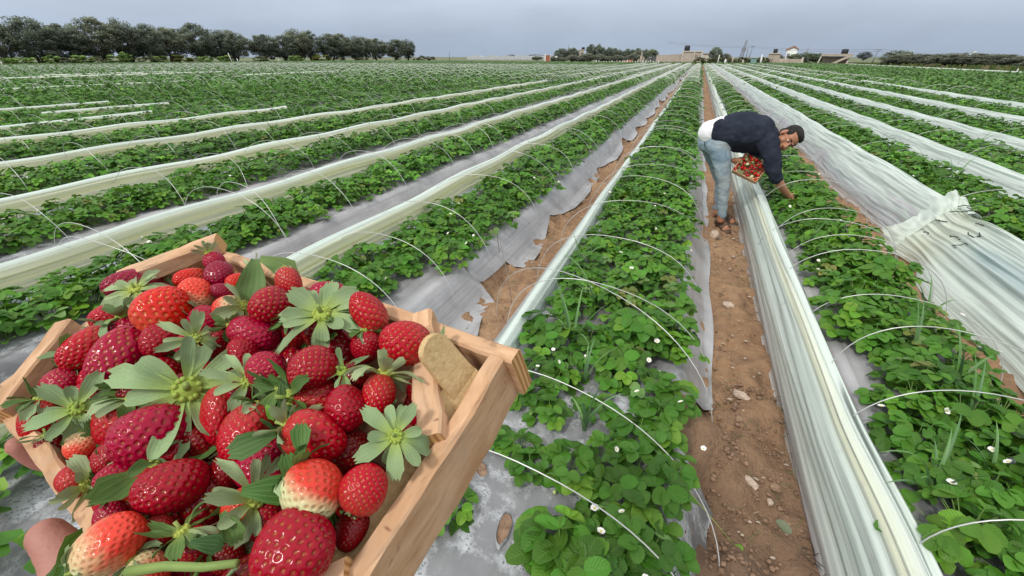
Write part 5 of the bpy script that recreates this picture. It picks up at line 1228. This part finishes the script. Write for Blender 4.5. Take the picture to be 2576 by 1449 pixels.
for i, (px, hw, ty) in enumerate(LT):
    d = ray(px, 150); q = -130/d.x; P = Vector((-130+random.uniform(-2, 2), d.y*q, 0)); h = z_for(P, ty-3); wd = 2*hw*m_per_px(P)*1.6
    tree(P, h, wd, DKG if i % 3 else DK2, nm_[i], name='tree', z0=.05, depth=min(wd, 9))
for i, (px, hw, ty, col, lb) in enumerate([(12, 20, 143, BRG, 'low bush at the left edge under the trees'), (60, 26, 143, BRG, 'second low bush under the left trees'), (128, 18, 137, BRG, 'green bush under the broad tall tree'), (165, 20, 143, SCR, 'dry bush under the third tree'), (205, 20, 137, BRG, 'bush in front of the pale gap under the trees'), (240, 14, 140, SCR, 'small dry bush left of the bright bush'),
        (296, 22, 135, BRG, 'bright bush under the gappy tree'), (318, 11, 128, BRG, 'bright pointed bush under the gappy tree'), (375, 24, 140, SCR, 'spreading bush under the round shouldered tree'), (400, 18, 139, BRG, 'bush under the left side of the lower middle trees'), (458, 22, 136, (.16, .19, .04), 'yellowish bush under the middle of the left row'), (520, 20, 140, BRG, 'bush below the flat topped tree'),
        (570, 16, 137, BRG, 'bush left of the two leaning stakes'), (655, 20, 140, SCR, 'dry bush below the break in the row'), (745, 26, 138, BRG, 'bush under the tallest right tree'), (808, 22, 136, (.20, .22, .03), 'yellow bush in front of the right trees'), (910, 20, 143, SCR, 'low scrub under the narrow trees'), (1062, 10, 139, SCR, 'small bush beyond the end of the tree row'), (1085, 16, 141, (.14, .12, .07), 'brownish bush in the open right of the tree row'), (1048, 8, 145, SCR, 'tiny bush at the foot of the row end')]):
    d = ray(px, 150); q = -122/d.x if px < 1040 else 0
    P = Vector((-122, d.y*q, 0)) if px < 1040 else ground_at(px, 230); h = z_for(P, ty); tree(P, h, 2*hw*m_per_px(P)*1.3, col, lb, name='bush', crowns=CN, trunk=False, z0=0.0, depth=5)
k36 = lambda x, x0=2020: (x0+x/3.68)*.6708
y36 = lambda y: (130+y/3.68)*.6708
for i, (x, y, hw) in enumerate([(310, 185, 78), (460, 172, 88), (710, 125, 58), (810, 118, 42), (885, 170, 36), (965, 165, 42), (1045, 180, 38), (1120, 198, 44), (1210, 190, 46), (1280, 195, 28), (1355, 180, 34), (1455, 190, 42), (1560, 195, 60)]):
    P = ground_at(k36(x), 185); tree(P, z_for(P, y36(y)), 2*hw/3.68*.6708*m_per_px(P)*1.5, (.23, .27, .20), ['left rounded tree of the middle grove', 'second wide tree of the middle grove', 'left one of the two tallest middle grove trees', 'right one of the two tallest middle grove trees', 'narrow tree right of the tallest pair', 'dark upright tree, second right of the tallest pair', 'third tree right of the tallest pair', 'fourth tree right of the tallest pair', 'fifth tree right of the tallest pair', 'thin tree behind the middle of the olives', 'upright tree left of the pale mast', 'tree behind the pale mast', 'last tree of the grove, left of the beige wall'][i], name='tree', depth=4)
for i, (x, y, hw) in enumerate([(205, 292, 60), (320, 310, 70), (470, 268, 85), (570, 300, 70), (670, 252, 95), (850, 268, 80), (955, 290, 70), (1090, 275, 85), (1200, 300, 70), (1300, 260, 85), (1400, 290, 60)]):
    P = ground_at(k36(x), 166); tree(P, z_for(P, y36(y)), 2*hw/3.68*.6708*m_per_px(P)*1.45, OLV, ['leftmost small olive tree by the rusty panel', 'low olive tree second from the rusty panel', 'rounded olive tree third from the rusty panel', 'small olive tree between two rounded ones', 'highest rounded olive tree in front of the grove', 'rounded olive tree below the tallest grove trees\' right side', 'small olive tree right of centre in the front row', 'wide olive tree above the pink trough', 'olive tree just behind the pink trough', 'rounded olive tree left of the mast', 'olive tree half behind the mast'][i], name='olive_tree', z0=.04, depth=4)
k2 = lambda x: k36(x, 2640)
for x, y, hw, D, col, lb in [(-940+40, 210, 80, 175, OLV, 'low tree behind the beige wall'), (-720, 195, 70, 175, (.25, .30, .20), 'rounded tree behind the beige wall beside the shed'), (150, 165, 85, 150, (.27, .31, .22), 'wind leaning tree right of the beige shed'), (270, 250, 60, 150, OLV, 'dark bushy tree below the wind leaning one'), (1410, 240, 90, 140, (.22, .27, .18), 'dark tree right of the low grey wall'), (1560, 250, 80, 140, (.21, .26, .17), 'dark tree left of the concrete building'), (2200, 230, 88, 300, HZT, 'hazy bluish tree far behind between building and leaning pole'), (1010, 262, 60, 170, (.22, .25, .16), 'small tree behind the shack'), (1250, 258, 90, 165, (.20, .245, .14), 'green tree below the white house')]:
    P = ground_at(k2(x), D); tree(P, z_for(P, y36(y)), 2*hw/3.68*.6708*m_per_px(P)*1.2, col, lb, name='tree', depth=5)
for i, x in enumerate([-60, 30, 110, 190, 330, 420, 520, 600, 700, 790, 850]):
    P = ground_at(k2(x), 136); tree(P, z_for(P, y36(305+8*(i % 3))), 2*55/3.68*.6708*m_per_px(P)*1.3, SCR if i % 2 else (.17, .17, .09), 'yellowish scrub between the beige shed and the shack', 'scrub between shed and shack', 'scrub_bush', CN, False, 0., depth=4)
# the hedge on the right
hp = [(2233, 168.5), (2262, 170), (2300, 171), (2345, 172.5), (2392, 174), (2440, 175.5), (2490, 177), (2540, 178.5), (2590, 180), (2650, 182)]
for i, (px, py) in enumerate(hp):
    P = on_z(px, py, 0); P = P+Vector((1.2, 0, 0)); ty = [128, 136, 137, 134, 134, 135, 138, 142, 144, 146][i]
    tree(P, z_for(P, ty)*1.05, m_per_px(P)*[48, 46, 52, 62, 62, 64, 66, 68, 70, 78][i]*1.6, (.20, .22, .16) if i else (.26, .30, .21), ['tall rounded tree at the left end of the right hedge', 'first hedge bush right of the rounded tree', 'second hedge bush right of the rounded tree', 'hedge bush left of the highest pale tips', 'hedge bush with the highest pale tips', 'hedge bush below and left of the white bird', 'hedge bush below the white bird', 'hedge bush right of the white bird', 'hedge bush at the right picture edge', 'outermost hedge bush cut by the right picture edge'][i], name='hedge_tree' if i == 0 else 'hedge_bush', trunk=i == 0, z0=.0, depth=8)
# ---- buildings
for nme, c in [('concrete', (.42, .365, .30)), ('concrete_dark', (.27, .235, .19)), ('beige_block', (.46, .395, .335)), ('beige_light', (.54, .485, .42)), ('white_plaster', (.86, .86, .85)), ('roof_red', (.34, .19, .15)), ('tank_black', (.035, .038, .042)), ('rust_panel', (.36, .13, .07)), ('pink_block', (.58, .36, .29)), ('teal_sheet', (.20, .33, .32)), ('pole_grey', (.22, .23, .25)), ('pole_white', (.75, .75, .73)), ('greenhouse', (.50, .52, .54)), ('dark_metal', (.12, .125, .125))]:
    simple(nme, c, .85 if 'tank' not in nme else .5, .2, .12, .8, .25, 4)
def cam_frame(px, D):                           # x to the right of the view, y away, z up, standing on the ground
    P = ground_at(px, D); f_ = P.normalized(); r_ = Vector((f_.y, -f_.x, 0))
    return P, Matrix(((r_.x, f_.x, 0, P.x), (r_.y, f_.y, 0, P.y), (0, 0, 1, 0), (0, 0, 0, 1)))
class Bld:
    def __init__(s, name, label, cat, px, D):
        s.P, s.M = cam_frame(px, D); s.o = thing(name, (0, 0, 0), label, cat); s.o.matrix_world = s.M; s.k = m_per_px(s.P); s.cx = px; s.D = D
    def X(s, px): return (px-s.cx)*s.k*1.0
    def Zy(s, y): return z_for(s.P, y)
    def box(s, name, x0, x1, z0, z1, mat, y0=0., dep=4., rot=None):
        m = MB(); m.box(x1-x0, dep, z1-z0, Matrix.Translation(((x0+x1)/2, y0+dep/2, (z0+z1)/2)) @ (rot or Matrix())); return m.obj(name, mat, s.o, smooth=False)
    def prism(s, name, poly, mat, y0, dep):
        m = MB(); n = len(poly); a_ = [Vector((x, y0, z)) for x, z in poly]; b_ = [p+Vector((0, dep, 0)) for p in a_]
        m.add(a_+b_, [tuple(range(n)), tuple(range(n, 2*n))[::-1]]+[(i, i+n, (i+1) % n+n, (i+1) % n) for i in range(n)]); return m.obj(name, mat, s.o, smooth=False)
    def tank(s, x, z, r, h):
        m = MB(); m.tube([(x, 1.6, z), (x, 1.6, z+h*.9), (x, 1.6, z+h)], [r, r, r*.55], 14); return m.obj('water_tank', 'tank_black', s.o)
b = Bld('boundary_wall', 'long low beige wall left of the beige shed', 'wall', k36(1800), 150)
x0, x1 = b.X(k36(1630)), b.X(k36(1980)); b.prism('wall', [(x0, 0), (x1, 0), (x1, b.Zy(y36(272))), (x0, b.Zy(y36(288)))], 'beige_block', 0, .3)
b.prism('coping', [(x0-.1, b.Zy(y36(288))+.02), (x1, b.Zy(y36(272))+.02), (x1, b.Zy(y36(266))), (x0-.1, b.Zy(y36(282)))], 'beige_light', -.05, .4)
for i in range(3): b.box('buttress', x0+(x1-x0)*(i+.6)/3.3-.15, x0+(x1-x0)*(i+.6)/3.3+.15, 0, b.Zy(y36(290)), 'beige_light', -.18, .16)
b = Bld('beige_shed', 'tall beige block shed with a black water tank on its roof', 'shed', k36(2110), 146)
x0, x1 = b.X(k36(1983)), b.X(k36(2238)); z1 = b.Zy(y36(240)); b.box('wall', x0, x1, 0, z1, 'beige_block', 0, 6)
b.box('roof_edge', x0-.15, x1+.15, z1+.003, z1+.28, 'beige_light', -.2, 6.4); b.tank(b.X(k36(2030)), z1+.28, .75, 1.35)
for q in (0.02, .60, .97): b.box('pilaster', x0+(x1-x0)*q-.16, x0+(x1-x0)*q+.16, 0, z1-.003, 'beige_light', -.22, .2)
b.box('door', x1-2.3, x1-1.2, 0, 2.1, 'concrete_dark', -.06, .05)
b = Bld('far_house', 'small beige house peeking between the left grove trees', 'house', k36(595), 240); x0, x1 = b.X(k36(552)), b.X(k36(622)); z1 = b.Zy(y36(215)); b.box('wall', x0, x1, 0, z1, 'beige_block', 0, 5); b.box('roof', x0-.2, x1+.2, z1+.01, z1+.3, 'concrete', -.2, 5.4); b.tank(b.X(k36(605)), z1+.3, .8, 1.); b.box('window', x0+1, x0+2, z1-2, z1-1, 'dark_metal', -.05, .04)
b = Bld('rusty_panel', 'rust red metal panel standing between white posts at the field edge', 'panel', k36(125), 150); x0, x1 = b.X(k36(98)), b.X(k36(152)); z1 = b.Zy(y36(283)); b.box('panel', x0, x1, .1, z1, 'rust_panel', 0, .15); b.box('post', x0-.35, x0-.02, 0, z1+.4, 'pole_white', -.02, .2); b.box('post', x1+.02, x1+.2, 0, z1-.1, 'beige_light', -.02, .2)
b = Bld('white_board', 'tiny white board in front of the leftmost olive trees', 'board', k36(242), 148); b.box('board', -.25, .25, b.Zy(y36(316)), b.Zy(y36(294)), 'white_plaster', 0, .05); b.box('post', -.05, .05, 0, b.Zy(y36(316)), 'pole_grey', .06, .06)
b = Bld('block_trough', 'low pink block trough at the far end of the field', 'trough', k36(1230), 130); x0, x1 = b.X(k36(1160)), b.X(k36(1300)); z1 = b.Zy(y36(362)); b.box('wall', x0, x0+(x1-x0)*.5, 0, z1, 'pink_block', 0, 1.2); b.box('brick_end', x0+(x1-x0)*.5+.01, x1, 0, z1+.25, 'rust_panel', .1, 1.1); b.box('rim', x0-.06, x0+(x1-x0)*.5+.005, z1+.004, z1+.1, 'beige_light', -.06, 1.3)
b = Bld('pump_mast', 'pale mast on a cluttered base in front of the grove', 'mast', k36(1425), 134)
m = MB(); m.tube([(0, 0, 0), (-.1, 0, b.Zy(y36(300))), (-.25, 0, b.Zy(y36(238)))], [.16, .12, .07], 8); m.obj('mast', 'beige_light', b.o)
for i in range(4): b.box('crate', -1.1+.6*i, -.6+.6*i, 0, [1.1, 1.9, 1.5, .8][i], ['concrete', 'beige_light', 'concrete', 'pole_grey'][i], .1+.1*i, .5)
b = Bld('pump_stand', 'dark metal frame on legs left of the beige wall', 'frame', k36(1560), 134)
m = MB(); zt = b.Zy(y36(295))
for x in (-1., -.35, .35, 1.): m.tube([(x*1.1, 0, 0), (x, 0, zt)], .11, 6)
for z in (.45, .72, .97): m.tube([(-1.1, 0, zt*z), (1.1, 0, zt*z)], .11, 6)
m.obj('frame', 'dark_metal', b.o); m = MB(); m.tube([(-.4, .3, zt*.5), (-.4, .3, zt*.9)], .4, 10); m.tube([(.5, .3, zt*.45), (.5, .3, zt*.8)], .35, 10); m.obj('drum', 'pole_grey', b.o)
b = Bld('low_house', 'low whitish house with a reddish roof just right of the beige shed', 'house', k36(2300), 190); x0, x1 = b.X(k36(2262)), b.X(k36(2345)); z1 = b.Zy(y36(268)); b.box('wall', x0, x1, 0, z1, 'beige_light', 0, 5); b.box('roof', x0-.3, x1+.3, z1+.01, b.Zy(y36(258)), 'roof_red', -.3, 5.6)
b = Bld('white_house', 'bright white gabled house on the skyline right of the poles', 'house', k2(1185), 210); x0, x1, xm = b.X(k2(1122)), b.X(k2(1248)), b.X(k2(1200)); ze, zp = b.Zy(y36(218)), b.Zy(y36(184))
b.prism('wall', [(x0, 0), (x1, 0), (x1, ze), (xm, zp), (x0, ze)], 'white_plaster', 0, 7)
b.prism('roof', [(x0-.5, ze-.3), (x0-.4, ze+.45), (xm, zp+.75), (x1+.4, ze+.4), (x1+.4, ze+.05), (xm, zp+.15), (x0, ze+.05)], 'roof_red', -.25, 7.5); b.box('window', xm-1.8, xm-.9, ze-2.2, ze-1, 'pole_grey', -.05, .045)
b = Bld('shack', 'leaning grey brown shack with dark slits and a black tank', 'shack', k2(945), 138); zb = b.Zy(y36(268)); b.prism('wall', [(b.X(k2(855)), 0), (b.X(k2(1035)), 0), (b.X(k2(1028)), zb), (b.X(k2(885)), zb)], 'concrete', 0, 4)
for x in (885, 905, 930): b.prism('slit', [(b.X(k2(x)), 0.2), (b.X(k2(x+9)), .2), (b.X(k2(x+22)), zb*.55), (b.X(k2(x+13)), zb*.55)], 'dark_metal', -.06, .05)
b.box('roof', b.X(k2(880)), b.X(k2(1032)), zb+.005, zb+.2, 'beige_light', -.2, 4.4); b.tank(b.X(k2(958)), zb+.2, .5, .95)
b = Bld('grey_wall', 'low grey wall with a pale pillar right of the shack', 'wall', k2(1205), 136); b.box('wall', b.X(k2(1062)), b.X(k2(1330)), 0, b.Zy(y36(335)), 'concrete', 0, .3); b.box('lower_wall', b.X(k2(1062)), b.X(k2(1180)), 0, b.Zy(y36(330)), 'beige_block', -.35, .3); b.box('pillar', b.X(k2(1325)), b.X(k2(1350)), 0, b.Zy(y36(312)), 'beige_light', -.1, .5)
b = Bld('concrete_building', 'unfinished concrete building with an outside ramp and tilted roof tank', 'building', k2(1810), 118)
X2 = lambda x: b.X(k2(x)); Z2 = lambda y: b.Zy(y36(y))
b.box('wall', X2(1660), X2(1960), 0, Z2(300), 'concrete_dark', 1.2, 6); b.box('roof_slab', X2(1635), X2(2000), Z2(296), Z2(266), 'concrete', 0, 8)
b.prism('ramp', [(X2(1715), 0), (X2(1760), 0), (X2(1990), Z2(300)-.01), (X2(1960), Z2(285)), (X2(1940), Z2(290))], 'beige_block', -.6, 1.1)
b.prism('pillar', [(X2(1605), 0), (X2(1620), 0), (X2(1645), Z2(300)), (X2(1628), Z2(300))], 'beige_light', -.1, .35); b.box('pillar', X2(1945), X2(1965), 0, Z2(301), 'beige_light', -.15, .35)
b.box('window', X2(1915), X2(1932), Z2(345), Z2(325), 'tank_black', 1.12, .07); b.tank(X2(1895), Z2(265), .6, .85)
b = Bld('teal_shed', 'small teal sheet metal shed in the scrub', 'shed', k2(690), 132); b.box('wall', b.X(k2(652)), b.X(k2(725)), 0, b.Zy(y36(322)), 'teal_sheet', 0, 2); b.box('roof', b.X(k2(645)), b.X(k2(735)), b.Zy(y36(322))+.01, b.Zy(y36(312)), 'greenhouse', -.2, 2.4)
for x, y0, y1, w_, lb, mt in [(195, 308, 280, 12, 'leaning white post in the scrub by the wind leaning tree', 'pole_white'), (300, 378, 335, 30, 'round white sack in the scrub', 'pole_white'), (545, 385, 345, 26, 'pale sack in the scrub left of the teal shed', 'beige_light'), (392, 385, 310, 16, 'beige post in the scrub', 'beige_block'), (790, 325, 272, 24, 'white slab leaning behind the scrub left of the shack', 'white_plaster')]:
    P, M_ = cam_frame(k2(x), 134); k_ = m_per_px(P)*.6708/3.68; h = z_for(P, y36(y1)); z0 = max(0, z_for(P, y36(y0)))
    m = MB(); m.tube([(0, 0, 0), (k_*4, 0, h*.5), (k_*8, 0, h)] if w_ < 20 else [(0, 0, 0), (0, 0, h*.35), (0, 0, h*.8), (0, 0, h)], [w_*k_*.5]*3 if w_ < 20 else [w_*k_*.4, w_*k_*.52, w_*k_*.4, w_*k_*.12], 8)
    o = m.obj('sack' if w_ >= 24 and 'slab' not in lb else ('slab' if 'slab' in lb else 'post'), mt); o.matrix_world = M_; tag(o, lb, lb.split()[-1] if False else ('sack' if 'sack' in lb else 'post' if 'post' in lb else 'slab'))
# poles
b = Bld('lattice_mast', 'tall dark lattice mast on the skyline', 'mast', k2(510), 230); m = MB(); zt = b.Zy(y36(82)); lean = b.X(k2(532)); x0 = b.X(k2(500))
for s in (-.45, .45): m.tube([(x0+s*1.6, 0, 0), (lean+s*.4, 0, zt)], .14, 5)
for i in range(16):
    q, q2 = i/16, (i+1)/16; f_ = lambda q, s: (x0+(lean-x0)*q+s*(.72-.54*q), 0, zt*q); m.tube([f_(q, -1 if i % 2 else 1), f_(q2, 1 if i % 2 else -1)], .09, 4)
m.obj('lattice', 'pole_grey', b.o); b.box('dish', x0+(lean-x0)*.55-.8, x0+(lean-x0)*.55+.9, zt*.50, zt*.64, 'pole_grey', -.3, .6)
POLES = [(k2(575), 225, 290, 155, .0, 'thin utility pole just right of the lattice mast'), (k2(612), 225, 290, 158, 6, 'thin leaning utility pole with insulators right of the mast'), (k2(935), 215, 270, 190, 0, 'thin pole above the shack'), (k2(1395), 200, 260, 175, 0, 'thin pole right of the white house'), (k2(2330), 170, 340, 205, 9, 'leaning utility pole by the hazy bluish tree'), (k36(403), 230, 200, 145, 0, 'thin antenna above the left grove trees'), (1131, 260, 152, 130, 0, 'thin mast alone in the open middle horizon')]
tops = []
for px, D, yb, yt, ln, lb in POLES:
    P, M_ = cam_frame(px, D); yt_ = y36(yt) if px != 1131 else yt; h = z_for(P, yt_); k_ = m_per_px(P); o = thing('utility_pole', (0, 0, 0), lb, 'utility pole'); o.matrix_world = M_
    m = MB(); m.tube([(0, 0, 0), (ln*k_*.6, 0, h)], [.17, .11], 7); m.obj('pole', 'pole_grey', o)
    if ln: m = MB(); m.tube([(ln*k_*.6-.8, 0, h*.97), (ln*k_*.6+.8, 0, h*.97)], .09, 5); m.obj('crossarm', 'pole_grey', o)
    tops.append(M_ @ Vector((ln*k_*.6, 0, h)))
m = MB(); a_, c_ = tops[1], tops[4]
ext = c_+(c_-a_)*1.2+Vector((0, 0, -1.5))
for p_, q_ in ((tops[0]+(tops[0]-a_)*20, a_), (a_, c_), (c_, ext)):
    for dz in (0, -.5): m.tube([p_+(q_-p_)*t_+Vector((0, 0, dz-1.2*4*t_*(1-t_)*.5)) for t_ in [i/12 for i in range(13)]], .035, 3, cap=False)
tag(m.obj('power_line', 'pole_grey'), 'thin power line sagging between the utility poles', 'power line')
for px, py, hpx, ln, lb, mt in [(583, 150, 24, -5, 'long leaning stake under the last trees before the break', 'pole_white'), (600, 151, 12, -4, 'short white leaning stake right of the long leaning stake', 'pole_white'), (3, 163, 12, -5, 'white leaning stake at the left picture edge', 'pole_white'), (701, 150, 8, 0, 'short white stake under the tree right of the break', 'pole_white'), (938, 150, 20, -3, 'tall pale stake at the right end of the tree row', 'pole_grey'), (2460*.1822+2106, 181, 10, 3, 'white stake at the right edge in front of the hedge', 'pole_white')]:
    P = on_z(px, py+3, 0) if px > 2000 else Vector((-115, ray(px, 150).y*(-115/ray(px, 150).x), 0)); k_ = m_per_px(P); m = MB(); r_ = CR*(ln*k_); m.tube([(0, 0, 0), (r_.x, r_.y, hpx*k_)], max(.05, k_*.9), 5); o = m.obj('stake', mt); o.location = P; tag(o, lb, 'stake')
# fence posts at the end of the rows, far greenhouses, the bird
for i in range(26):
    P = ground_at(k36(760+i*36), 129+random.uniform(-1, 1)); m = MB(); m.tube([(0, 0, 0), (random.uniform(-.1, .1), 0, random.uniform(.6, 1.))], .09, 5); o = m.obj('fence_post', 'pole_white' if i % 3 else 'beige_light'); o.location = P; tag(o, 'short pale fence post along the far end of the rows', 'fence post', 'fence posts at the end of the rows')
for px0, px1, y0, lb in [(1175, 1375, 145.5, 'long pale greenhouse roof on the open middle horizon'), (1385, 1400, 146, 'short pale greenhouse roof near the rusty panel'), (1250, 1370, 142.5, 'second pale greenhouse behind the long one')][:3]:
    b = Bld('greenhouse', lb, 'greenhouse', (px0+px1)/2, 330 if y0 > 144 else 420); z1 = max(2.5, b.Zy(y0)); x0, x1 = b.X(px0), b.X(px1)
    n_ = max(1, int((x1-x0)/9))
    for i in range(n_):
        a_, c_ = x0+(x1-x0)*i/n_, x0+(x1-x0)*(i+1)/n_; b.prism('bay', [(a_, 0), (c_, 0), (c_, z1*.72), (c_-(c_-a_)*.2, z1*.93), ((a_+c_)/2, z1), (a_+(c_-a_)*.2, z1*.93), (a_, z1*.72)], 'greenhouse', 0, 30)
for px, hw, ty, D, lb in [(1285, 14, 137, 420, 'faint tree behind the pale greenhouses, left one'), (1345, 20, 136, 430, 'faint tree behind the pale greenhouses, right one'), (1318, 16, 139, 430, 'faint low tree behind the pale greenhouses, between two others'), (1350, 5, 141, 220, 'small dark tree in front of the pale greenhouses')]:
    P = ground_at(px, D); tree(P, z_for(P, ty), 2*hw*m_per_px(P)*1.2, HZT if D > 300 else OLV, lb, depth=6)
P = ground_at(2441, 60); P.z = z_for(P, 134); m = MB(); m.ell((0, 0, 0), (.22, .07, .07)); m.ell((.22, 0, .03), (.07, .05, .05)); m.tube([(-.2, 0, 0), (-.36, 0, -.03)], [.05, .02], 6)
bird = thing('bird', P, 'white bird in flight above the right hedge', 'bird'); o = m.obj('body', 'white_plaster', bird)
for s in (-1, 1):
    m = MB(); m.grid([[Vector((.10-.1*q, s*q*.38, .06+.16*q-.10*q*q)), Vector((-.10-.14*q*q, s*q*.38, .05+.16*q-.10*q*q))] for q in (0, .25, .5, .75, 1)]); m.obj('wing', 'white_plaster', bird)
bird.rotation_euler = (0, R(-28), R(-30)); bird.scale = (.75,)*3
# dry verge strip under the right hedge and low banks of grass beyond the rows
m = MB(); rr = random.Random(77)
for i in range(5200):
    if i < 3000: q = rr.random(); a_ = on_z(2170+450*q, 166.5+14*q, 0); P = a_+Vector((rr.uniform(-3.5, 2.5), rr.uniform(-6, 6), 0)); h = rr.uniform(.25, .8)
    else: P = ground_at(rr.uniform(1030, 2260), rr.uniform(128, 150)); h = rr.uniform(.2, .6)
    a_ = rr.uniform(0, 6.28); d = Vector((math.cos(a_), math.sin(a_), 0)); s = rr.uniform(.15, .4); c = rr.choice([(.10, .15, .035), (.16, .18, .06), (.075, .115, .035), (.20, .18, .10)])
    m.add([P-d*s, P+d*s, P+d*s*.7+Vector((0, 0, h)), P-d*s*.4+Vector((0, 0, h*.8))], [(0, 1, 2, 3)], c)
tag(m.obj('rough_grass', 'leaf_far', smooth=False), 'rough grass verge at the field edge and below the hedge', 'grass', kind='stuff')
# ------------------------------------------------------------------ the tied bundle where two covers are joined on the right
def surf(th, y, r=2.30, grow=1.):           # arch across the row: th 0 = path side foot, 1 = far side
    P = PROF['drape']; q = th*(len(P)-1); i = min(int(q), len(P)-2); f_ = q-i
    return Vector((r+(P[i][0]*(1-f_)+P[i+1][0]*f_)*1.05*grow, y, (P[i][1]*(1-f_)+P[i+1][1]*f_)*1.02*grow+.012))
bun = thing('tied_film_bundle', (2.28, 4.9, 0), 'plastic cover gathered and tied with dark strings, frilled end, far right', 'plastic bundle')
rows, cols_, uvs = [], [], []
ys = np.arange(.2, 5.0, .035); n = 110
for y in ys:
    row, cc, uu_ = [], [], []
    g_ = 1.03-.10*math.exp(-((y-4.75)/.22)**2)
    for j in range(n+1):
        th = j/n; p = surf(th, y, 2.33, g_); f_ = (vnoise(th*24, y*1.1, 3)*.026+vnoise(th*60, y*1.2+th*8, 8)*.016+abs(vnoise(th*95, y*.9+th*10, 2))*.014)*(.4+min(1, p.z/.25))
        p += Vector((-f_*.8, 0, f_*.7)); low = max(0, 1-p.z/.16) if th < .5 else 0
        p.x += low*(.05*vnoise(y*2.2, 1)-.06*math.exp(-((y-3.9)/.35)**2)+.08*math.exp(-((y-4.5)/.25)**2))
        q = .8+.3*float(fbm(np.array(th*22), np.array(y*.3), 2)); yl = math.exp(-((y-4.7)/.35)**2)*.5
        c_ = [WH[k_]*(1-yl)+Y2[k_]*1.05*yl for k_ in range(3)]; bl = math.exp(-((th-.40)/.07)**2)*min(1, max(0, (4.5-y)/.5)); c_ = [c_[0]*(1-.40*bl), c_[1]*(1-.30*bl), c_[2]*(1-.22*bl)]; row.append(p); cc.append((c_[0]*q, c_[1]*q, c_[2]*q, .05+.22*max(0, .45-th)+.12*bl)); uu_.append((th, y))  # bl: blue-grey shading band painted into the film, like dark showing through
    rows.append(row); cols_.append(cc); uvs.append(uu_)
m = MB(); m.grid(rows, cols_, uvs); child_world(m.obj('cover', 'film'), bun)
rows, cols_, uvs = [], [], []
for i in range(14):
    q = i/13; row, cc, uu_ = [], [], []
    for j in range(97):
        th = j/96; p = surf(th, 4.93+.10*q, 2.33, 1.0); out = Vector((p.x-2.33, 0, p.z-.10)); out = out.normalized() if out.length > .01 else Vector((0, 0, 1))
        ruf = vnoise(th*9, 2.)*.10+vnoise(th*24, q*2, 5.)*.07+vnoise(th*50, q*3, 1.)*.02
        hgt = (.035+.06*max(0, vnoise(th*7+.4, 7.))+.085*math.exp(-((th-.66)/.075)**2)+.06*math.exp(-((th-.50)/.05)**2)+.07*math.exp(-((th-.20)/.09)**2)+.05*math.exp(-((th-.82)/.06)**2))
        p += out*(hgt*q**.8)+Vector((0, ruf*q+.10*q*q, 0)); row.append(p); v_ = .9+.25*vnoise(th*30, q*3); cc.append((WH[0]*v_*1.05, WH[1]*v_*1.03, WH[2]*v_, .12)); uu_.append((th*.6, q*.3+9))
    rows.append(row); cols_.append(cc); uvs.append(uu_)
m = MB(); m.grid(rows, cols_, uvs); child_world(m.obj('frill', 'film'), bun)
rr = random.Random(4)
for px_th, y in [(.70, 4.86), (.62, 4.90), (.52, 4.86), (.42, 4.84), (.30, 4.80), (.66, 4.55), (.56, 4.5), (.46, 4.42), (.38, 4.52), (.34, 4.32)]:
    p = surf(px_th, y, 2.33, 1.03); nn = Vector((p.x-2.33, 0, p.z-.1)).normalized(); m = MB(); q = p+nn*.014; pts = [q]
    for s in range(5): q = q+Vector((rr.uniform(-.02, .05), rr.uniform(-.05, .03), rr.uniform(-.012, .02)))*1.0+nn*.003; pts.append(q)
    m.tube(pts, .0045, 5, (.05, .05, .05)); child_world(m.obj('tie_string', 'stem'), bun)
# torn planting holes in the wet mulch
for i, (px, py, w_, h_, rz) in enumerate([(1213, 1185, .018, .034, .3), (1268, 1330, .020, .055, -.15)]):
    p = on_z(px, py, HB+.014); m = MB(); pts = [Vector((math.cos(a_)*w_*(1+.3*vnoise(a_, i)), math.sin(a_)*h_*(1+.3*vnoise(a_*2, i+4)), 0)) for a_ in [2*math.pi*k_/18 for k_ in range(18)]]
    m.add([q+Vector((0, 0, .004)) for q in pts], [tuple(range(18))], (.30, .17, .09)); ring = []
    for k_ in range(18): ring.append(pts[k_]*1.22+Vector((0, 0, .001)))
    up = [q*1.05+Vector((0, 0, .011+.006*vnoise(k_*.9, i))) for k_, q in enumerate(pts)]
    o = m.obj('planting_hole', 'clod', smooth=False); o.location = p; o.rotation_euler = (0, 0, rz+.25); o.parent = MULCH['A']; tag(o, 'torn hole in the wet mulch showing brown soil')
    m = MB(); m.add(ring+up, [(k_, (k_+1) % 18, 18+(k_+1) % 18, 18+k_) for k_ in range(18)], (1.5, 1.5, 1.5)); e = m.obj('torn_rim', 'mulch'); e.parent = o
